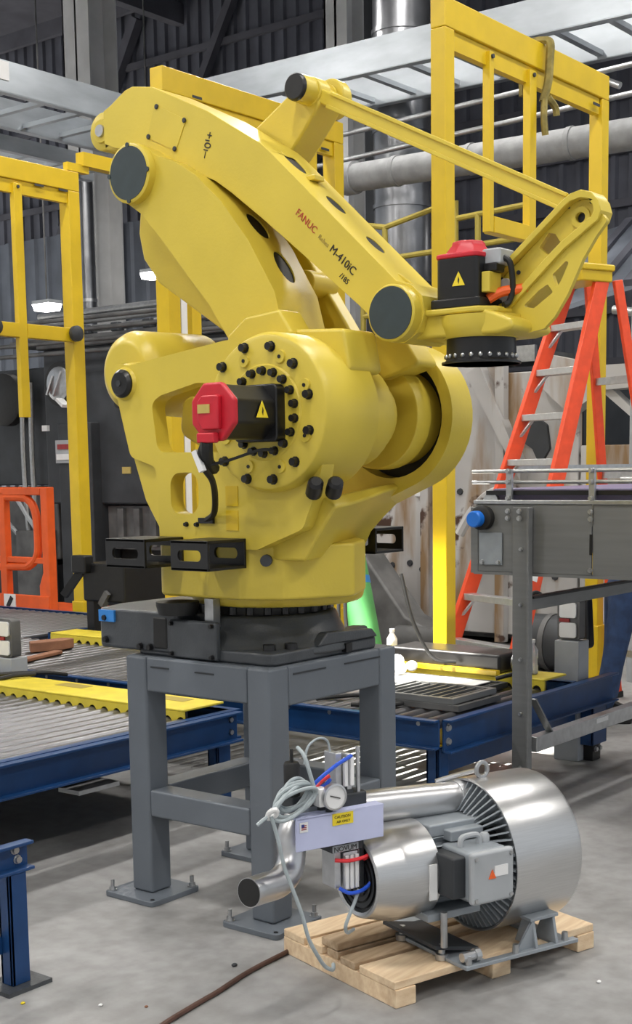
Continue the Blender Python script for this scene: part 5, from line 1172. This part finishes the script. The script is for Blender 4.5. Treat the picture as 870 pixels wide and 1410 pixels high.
hd = bb('valve_nameplate', bm_().box(-.583, -.485, -.0625, -.059, .505, .527), GREYP, V2); text('lettering', 'NOVUM', .024, BMx @ V((-.580, -.0632, .507)), xd, (0, 0, 1), FANUCBLK, hd, .0005)
bb('side_rail', bm_().box(-.470, -.455, -.05, .02, .37, .54), DARKM, V2, bevel=.003)
bb('red_hose', bm_().tube([(-.575, -.06, .480), (-.53, -.078, .476), (-.47, -.075, .478), (-.43, -.06, .486), (-.415, -.03, .49), (-.45, .01, .49)], .0065, 8), RHOSE, V2); bb('red_hose', bm_().tube([(-.47, -.07, .470), (-.43, -.058, .476), (-.41, -.028, .482), (-.45, .02, .48)], .0065, 8), RHOSE, V2)
bb('blue_hose', bm_().tube([(-.56, -.06, .385), (-.53, -.078, .368), (-.48, -.078, .370), (-.435, -.065, .392), (-.41, -.04, .43), (-.415, -.01, .48)], .0065, 8), BHOSE, V2)
bb('blue_hose', bm_().tube([(-.50, -.05, .812), (-.57, -.07, .795), (-.64, -.07, .755), (-.65, -.05, .725), (-.60, -.04, .725), (-.57, -.03, .74)], .0065, 8), BHOSE, V1)
bb('red_hose', bm_().tube([(-.58, -.04, .755), (-.62, -.05, .74), (-.645, -.05, .715), (-.60, -.05, .71)], .0065, 8), RHOSE, V1)
bb('cable_lead', bm_().tube([(-.49, -.07, .372), (-.51, -.075, .335), (-.535, -.08, .295), (-.55, -.08, .26), (-.53, -.06, .23), (-.48, -.02, .22)], .006, 8), CAB, V2)
SI = bb('silencer', bm_().rev((-.695, .0, .70), (0, 0, 1), [(0, .026), (.10, .026), (.108, .022), (.108, .006), (.15, .005)], 20), BLKR, PN, at=(-.69, 0, .75))
bb('silencer_base', bm_().box(-.71, -.62, -.03, .05, .655, .70), DARKM, PN, bevel=.006)
bb('thin_lead', bm_().tube([(-.66, -.02, .80), (-.645, -.02, .855), (-.60, -.01, .875), (-.56, 0, .86), (-.55, 0, .82)], .004, 6), CAB, V1)
# coil of grey cable hung on the panel
t = thing('cable_coil', 'coil of grey cable tied up beside the valve panel', 'cable', BMx @ V((-.78, -.1, .70)))
for k in range(6):
    ry, rz, ct = .085 - .006 * k, .034 + .004 * (k % 3), (-.745 + .006 * k, -.10 + .012 * k, .700 + .003 * k)
    pts = []
    for i in range(14):
        a = 2 * PI * i / 14; u0, v0 = ry * math.cos(a), rz * math.sin(a)
        pts.append((ct[0] + u0 * .93 - .2 * v0, ct[1] + (.01 if k % 2 else -.01) * math.sin(2 * a), ct[2] + u0 * .36 + v0))
    MB(BMx).tube(pts, .0065, 8, closed=True, sub=3).build('loop', CAB, t, BMx @ V(ct))
MB(BMx).tube([(-.66, -.09, .715), (-.68, -.09, .78), (-.69, -.07, .84), (-.69, -.03, .86)], .0065, 8).build('lead', CAB, t, BMx @ V((-.66, -.09, .7)))
MB(BMx).tube([(-.835, -.11, .675), (-.82, -.125, .60), (-.805, -.13, .52), (-.78, -.14, .44), (-.755, -.15, .36), (-.735, -.155, .28), (-.70, -.15, .215), (-.66, -.13, .165), (-.62, -.11, .140), (-.58, -.05, .130)], .0065, 8).build('lead', CAB, t, BMx @ V((-.83, -.11, .6)))
MB(BMx).tube([(-.845, -.115, .690), (-.83, -.13, .700), (-.82, -.115, .680), (-.84, -.10, .668)], .008, 8, closed=True).build('cable_tie', STW, t, BMx @ V((-.84, -.11, .69)))
MB(BMx).tube([(-.85, -.11, .675), (-.87, -.11, .665), (-.885, -.11, .655)], .006, 6).build('tail', CAB, t, BMx @ V((-.86, -.11, .66)))

cable('brown cable running over the floor from under the pallet', [(-1.05, -.33, .009), (-.878, -.286, .009), (-.72, -.262, .009), (-.581, -.245, .009), (-.43, -.217, .009), (-.311, -.204, .009), (-.15, -.195, .009), (.02, -.175, .009), (.2, -.16, .009), (.42, -.2, .009)], .009, BROWN)

# little debris on the floor
for (x, y, r_, m_, lab) in ((-.88, .0, .007, STW, 'white crumb on the bare floor between pedestal and lower edge'), (-.36, -.12, .010, DARKM, 'dark pebble on the floor beside the brown cable'), (-.80, -.13, .006, SCRAP, 'brown crumb on the floor near the lower edge'), (-1.02, .22, .007, STY, 'yellowish crumb on the floor beside the blue leg'), (.25, -1.22, .008, STW, 'white crumb on the floor in front of the pallet')):
    o = MB().sphere((x, y, r_ * .5), r_, 8, 6, (1.2, 1, .6)).build('crumb', m_, None, (x, y, r_ * .5)); tag(o, lab, 'debris')
o = MB().tube([(4.6, .55, .02), (4.75, .40, .022), (4.95, .32, .02), (5.1, .1, .02)], .02, 6).build('cable', BLKR, None, (4.8, .4, .02)); tag(o, 'dark cable scrap on the floor right of the conveyor leg', 'cable')

# ------------------------------------------------------------------ person stooping behind the conveyor
def skin(name, pts, edges, radii, m_, parent, root=0, sub=2):
    me = bpy.data.meshes.new(name); me.from_pydata([tuple(p) for p in pts], edges, []); me.materials.append(m_)
    o = bpy.data.objects.new(name, me); COL.objects.link(o); place(o, (0, 0, 0), parent)
    sk = o.modifiers.new('skin', 'SKIN'); sk.use_smooth_shade = True; sk.use_x_symmetry = False
    for i, r_ in enumerate(radii):
        v = me.skin_vertices[0].data[i]; v.radius = (r_, r_) if not isinstance(r_, tuple) else r_
        v.use_root = (i == root)
    s_ = o.modifiers.new('sub', 'SUBSURF'); s_.levels = sub; s_.render_levels = sub
    return o
PX, PY = 4.60, .87
rt, fw = V((.62, -.78, 0)), V((-.78, -.62, 0))       # rt: to the right in the picture, fw: towards the camera
base = V((PX, PY, 0))
def pp(a, b, z): return base + rt * a + fw * b + V((0, 0, z))
PE = thing('person', 'person in blue jeans stooping to the right behind the conveyor end', 'person', base)
body = [pp(.08, 0, .93), pp(.08, .09, .90), pp(.01, .11, .50), pp(-.08, .12, .09), pp(.06, .13, .04), pp(.08, -.09, .90), pp(.06, -.11, .50), pp(.0, -.13, .09), pp(.13, -.13, .04),
        pp(.24, 0, 1.05), pp(.42, 0, 1.10), pp(.56, 0, 1.12), pp(.66, 0, 1.12), pp(.80, 0, 1.09), pp(.52, .19, 1.08), pp(.60, .23, .80), pp(.70, .20, .60), pp(.52, -.19, 1.08), pp(.60, -.23, .80), pp(.70, -.20, .60)]
ed = [(0, 1), (1, 2), (2, 3), (3, 4), (0, 5), (5, 6), (6, 7), (7, 8), (0, 9), (9, 10), (10, 11), (11, 12), (12, 13), (11, 14), (14, 15), (15, 16), (11, 17), (17, 18), (18, 19)]
skin('body', body, ed, [.12, .075, .052, .036, .03, .075, .052, .036, .03, .12, .13, .10, .055, .095, .05, .038, .03, .05, .038, .03], SKIN, PE)
tr = [pp(.08, 0, .95), pp(.08, .09, .88), pp(.015, .11, .50), pp(-.075, .12, .07), pp(.08, -.09, .88), pp(.065, -.11, .50), pp(.005, -.13, .07), pp(.16, 0, 1.0)]
skin('jeans', tr, [(0, 1), (1, 2), (2, 3), (0, 4), (4, 5), (5, 6), (0, 7)], [.155, .115, .085, .075, .115, .085, .075, .15], JEAN, PE)
sh = [pp(.22, 0, 1.03), pp(.42, 0, 1.10), pp(.56, 0, 1.12), pp(.52, .19, 1.08), pp(.575, .22, .90), pp(.52, -.19, 1.08), pp(.575, -.22, .90)]
skin('shirt', sh, [(0, 1), (1, 2), (2, 3), (3, 4), (2, 5), (5, 6)], [.145, .15, .115, .07, .06, .07, .06], JEAN2, PE)
for (a, b) in ((-.08, .12), (.0, -.13)):
    q = pp(a, b, 0); d_ = (rt * .95 + fw * .2).normalized()
    MB(Matrix.Translation(q) @ Matrix(((d_.x, -d_.y, 0, 0), (d_.y, d_.x, 0, 0), (0, 0, 1, 0), (0, 0, 0, 1)))).prism(fillet([(-.09, 0), (.20, 0), (.21, .05), (.10, .09), (.05, .12), (-.08, .12)], .02), -.045, .045, 'y').build('shoe', BLKR, PE, q, bevel=.015)
hd = pp(.85, 0, 1.06)
MB().sphere(hd, .10, 16, 12, (1.1, .85, 1.0)).build('hair', HAIR, PE, hd)
for sgn, (a, b, z) in ((1, (.70, .20, .60)), (-1, (.70, -.20, .60))):
    w_ = pp(a, b, z); hb = MB()
    hb.sphere(w_ + V((0, 0, -.05)), .042, 12, 8, (1, .6, 1.2))
    for k in range(4):
        r0 = w_ + rt * (.012 * k - .018) * 1.6 + V((0, 0, -.08)); hb.tube([r0, r0 + V((0, 0, -.04)), r0 + fw * .012 + V((0, 0, -.065 - .006 * (k in (1, 2))))], .0085, 7)
    r0 = w_ + rt * -.03 + V((0, 0, -.03)); hb.tube([r0, r0 - rt * .02 + V((0, 0, -.03)), r0 - rt * .02 + fw * .01 + V((0, 0, -.06))], .010, 7)
    hb.build('hand', SKIN, PE, w_)
MB(Matrix.Translation(pp(-.19, .02, 0))).prism(fillet([(-.07, .50), (.09, .50), (.10, .90), (-.05, .84)], .03), -.05, .05, 'x').build('tool_pouch', BLK, PE, pp(-.19, .02, .7), bevel=.02)
t = thing('yellow_bin', 'dark bin with a yellow stripe behind the person', 'bin', (6.1, .62, 0))
MB().rev((6.1, .62, 0), (0, 0, 1), [(0, .30), (.02, .32), (.62, .34), (.66, .30)], 24).build('body', DARKM2, t); MB().rev((6.1, .62, .38), (0, 0, 1), [(0, .335), (.14, .338)], 24).build('stripe', STG, t)
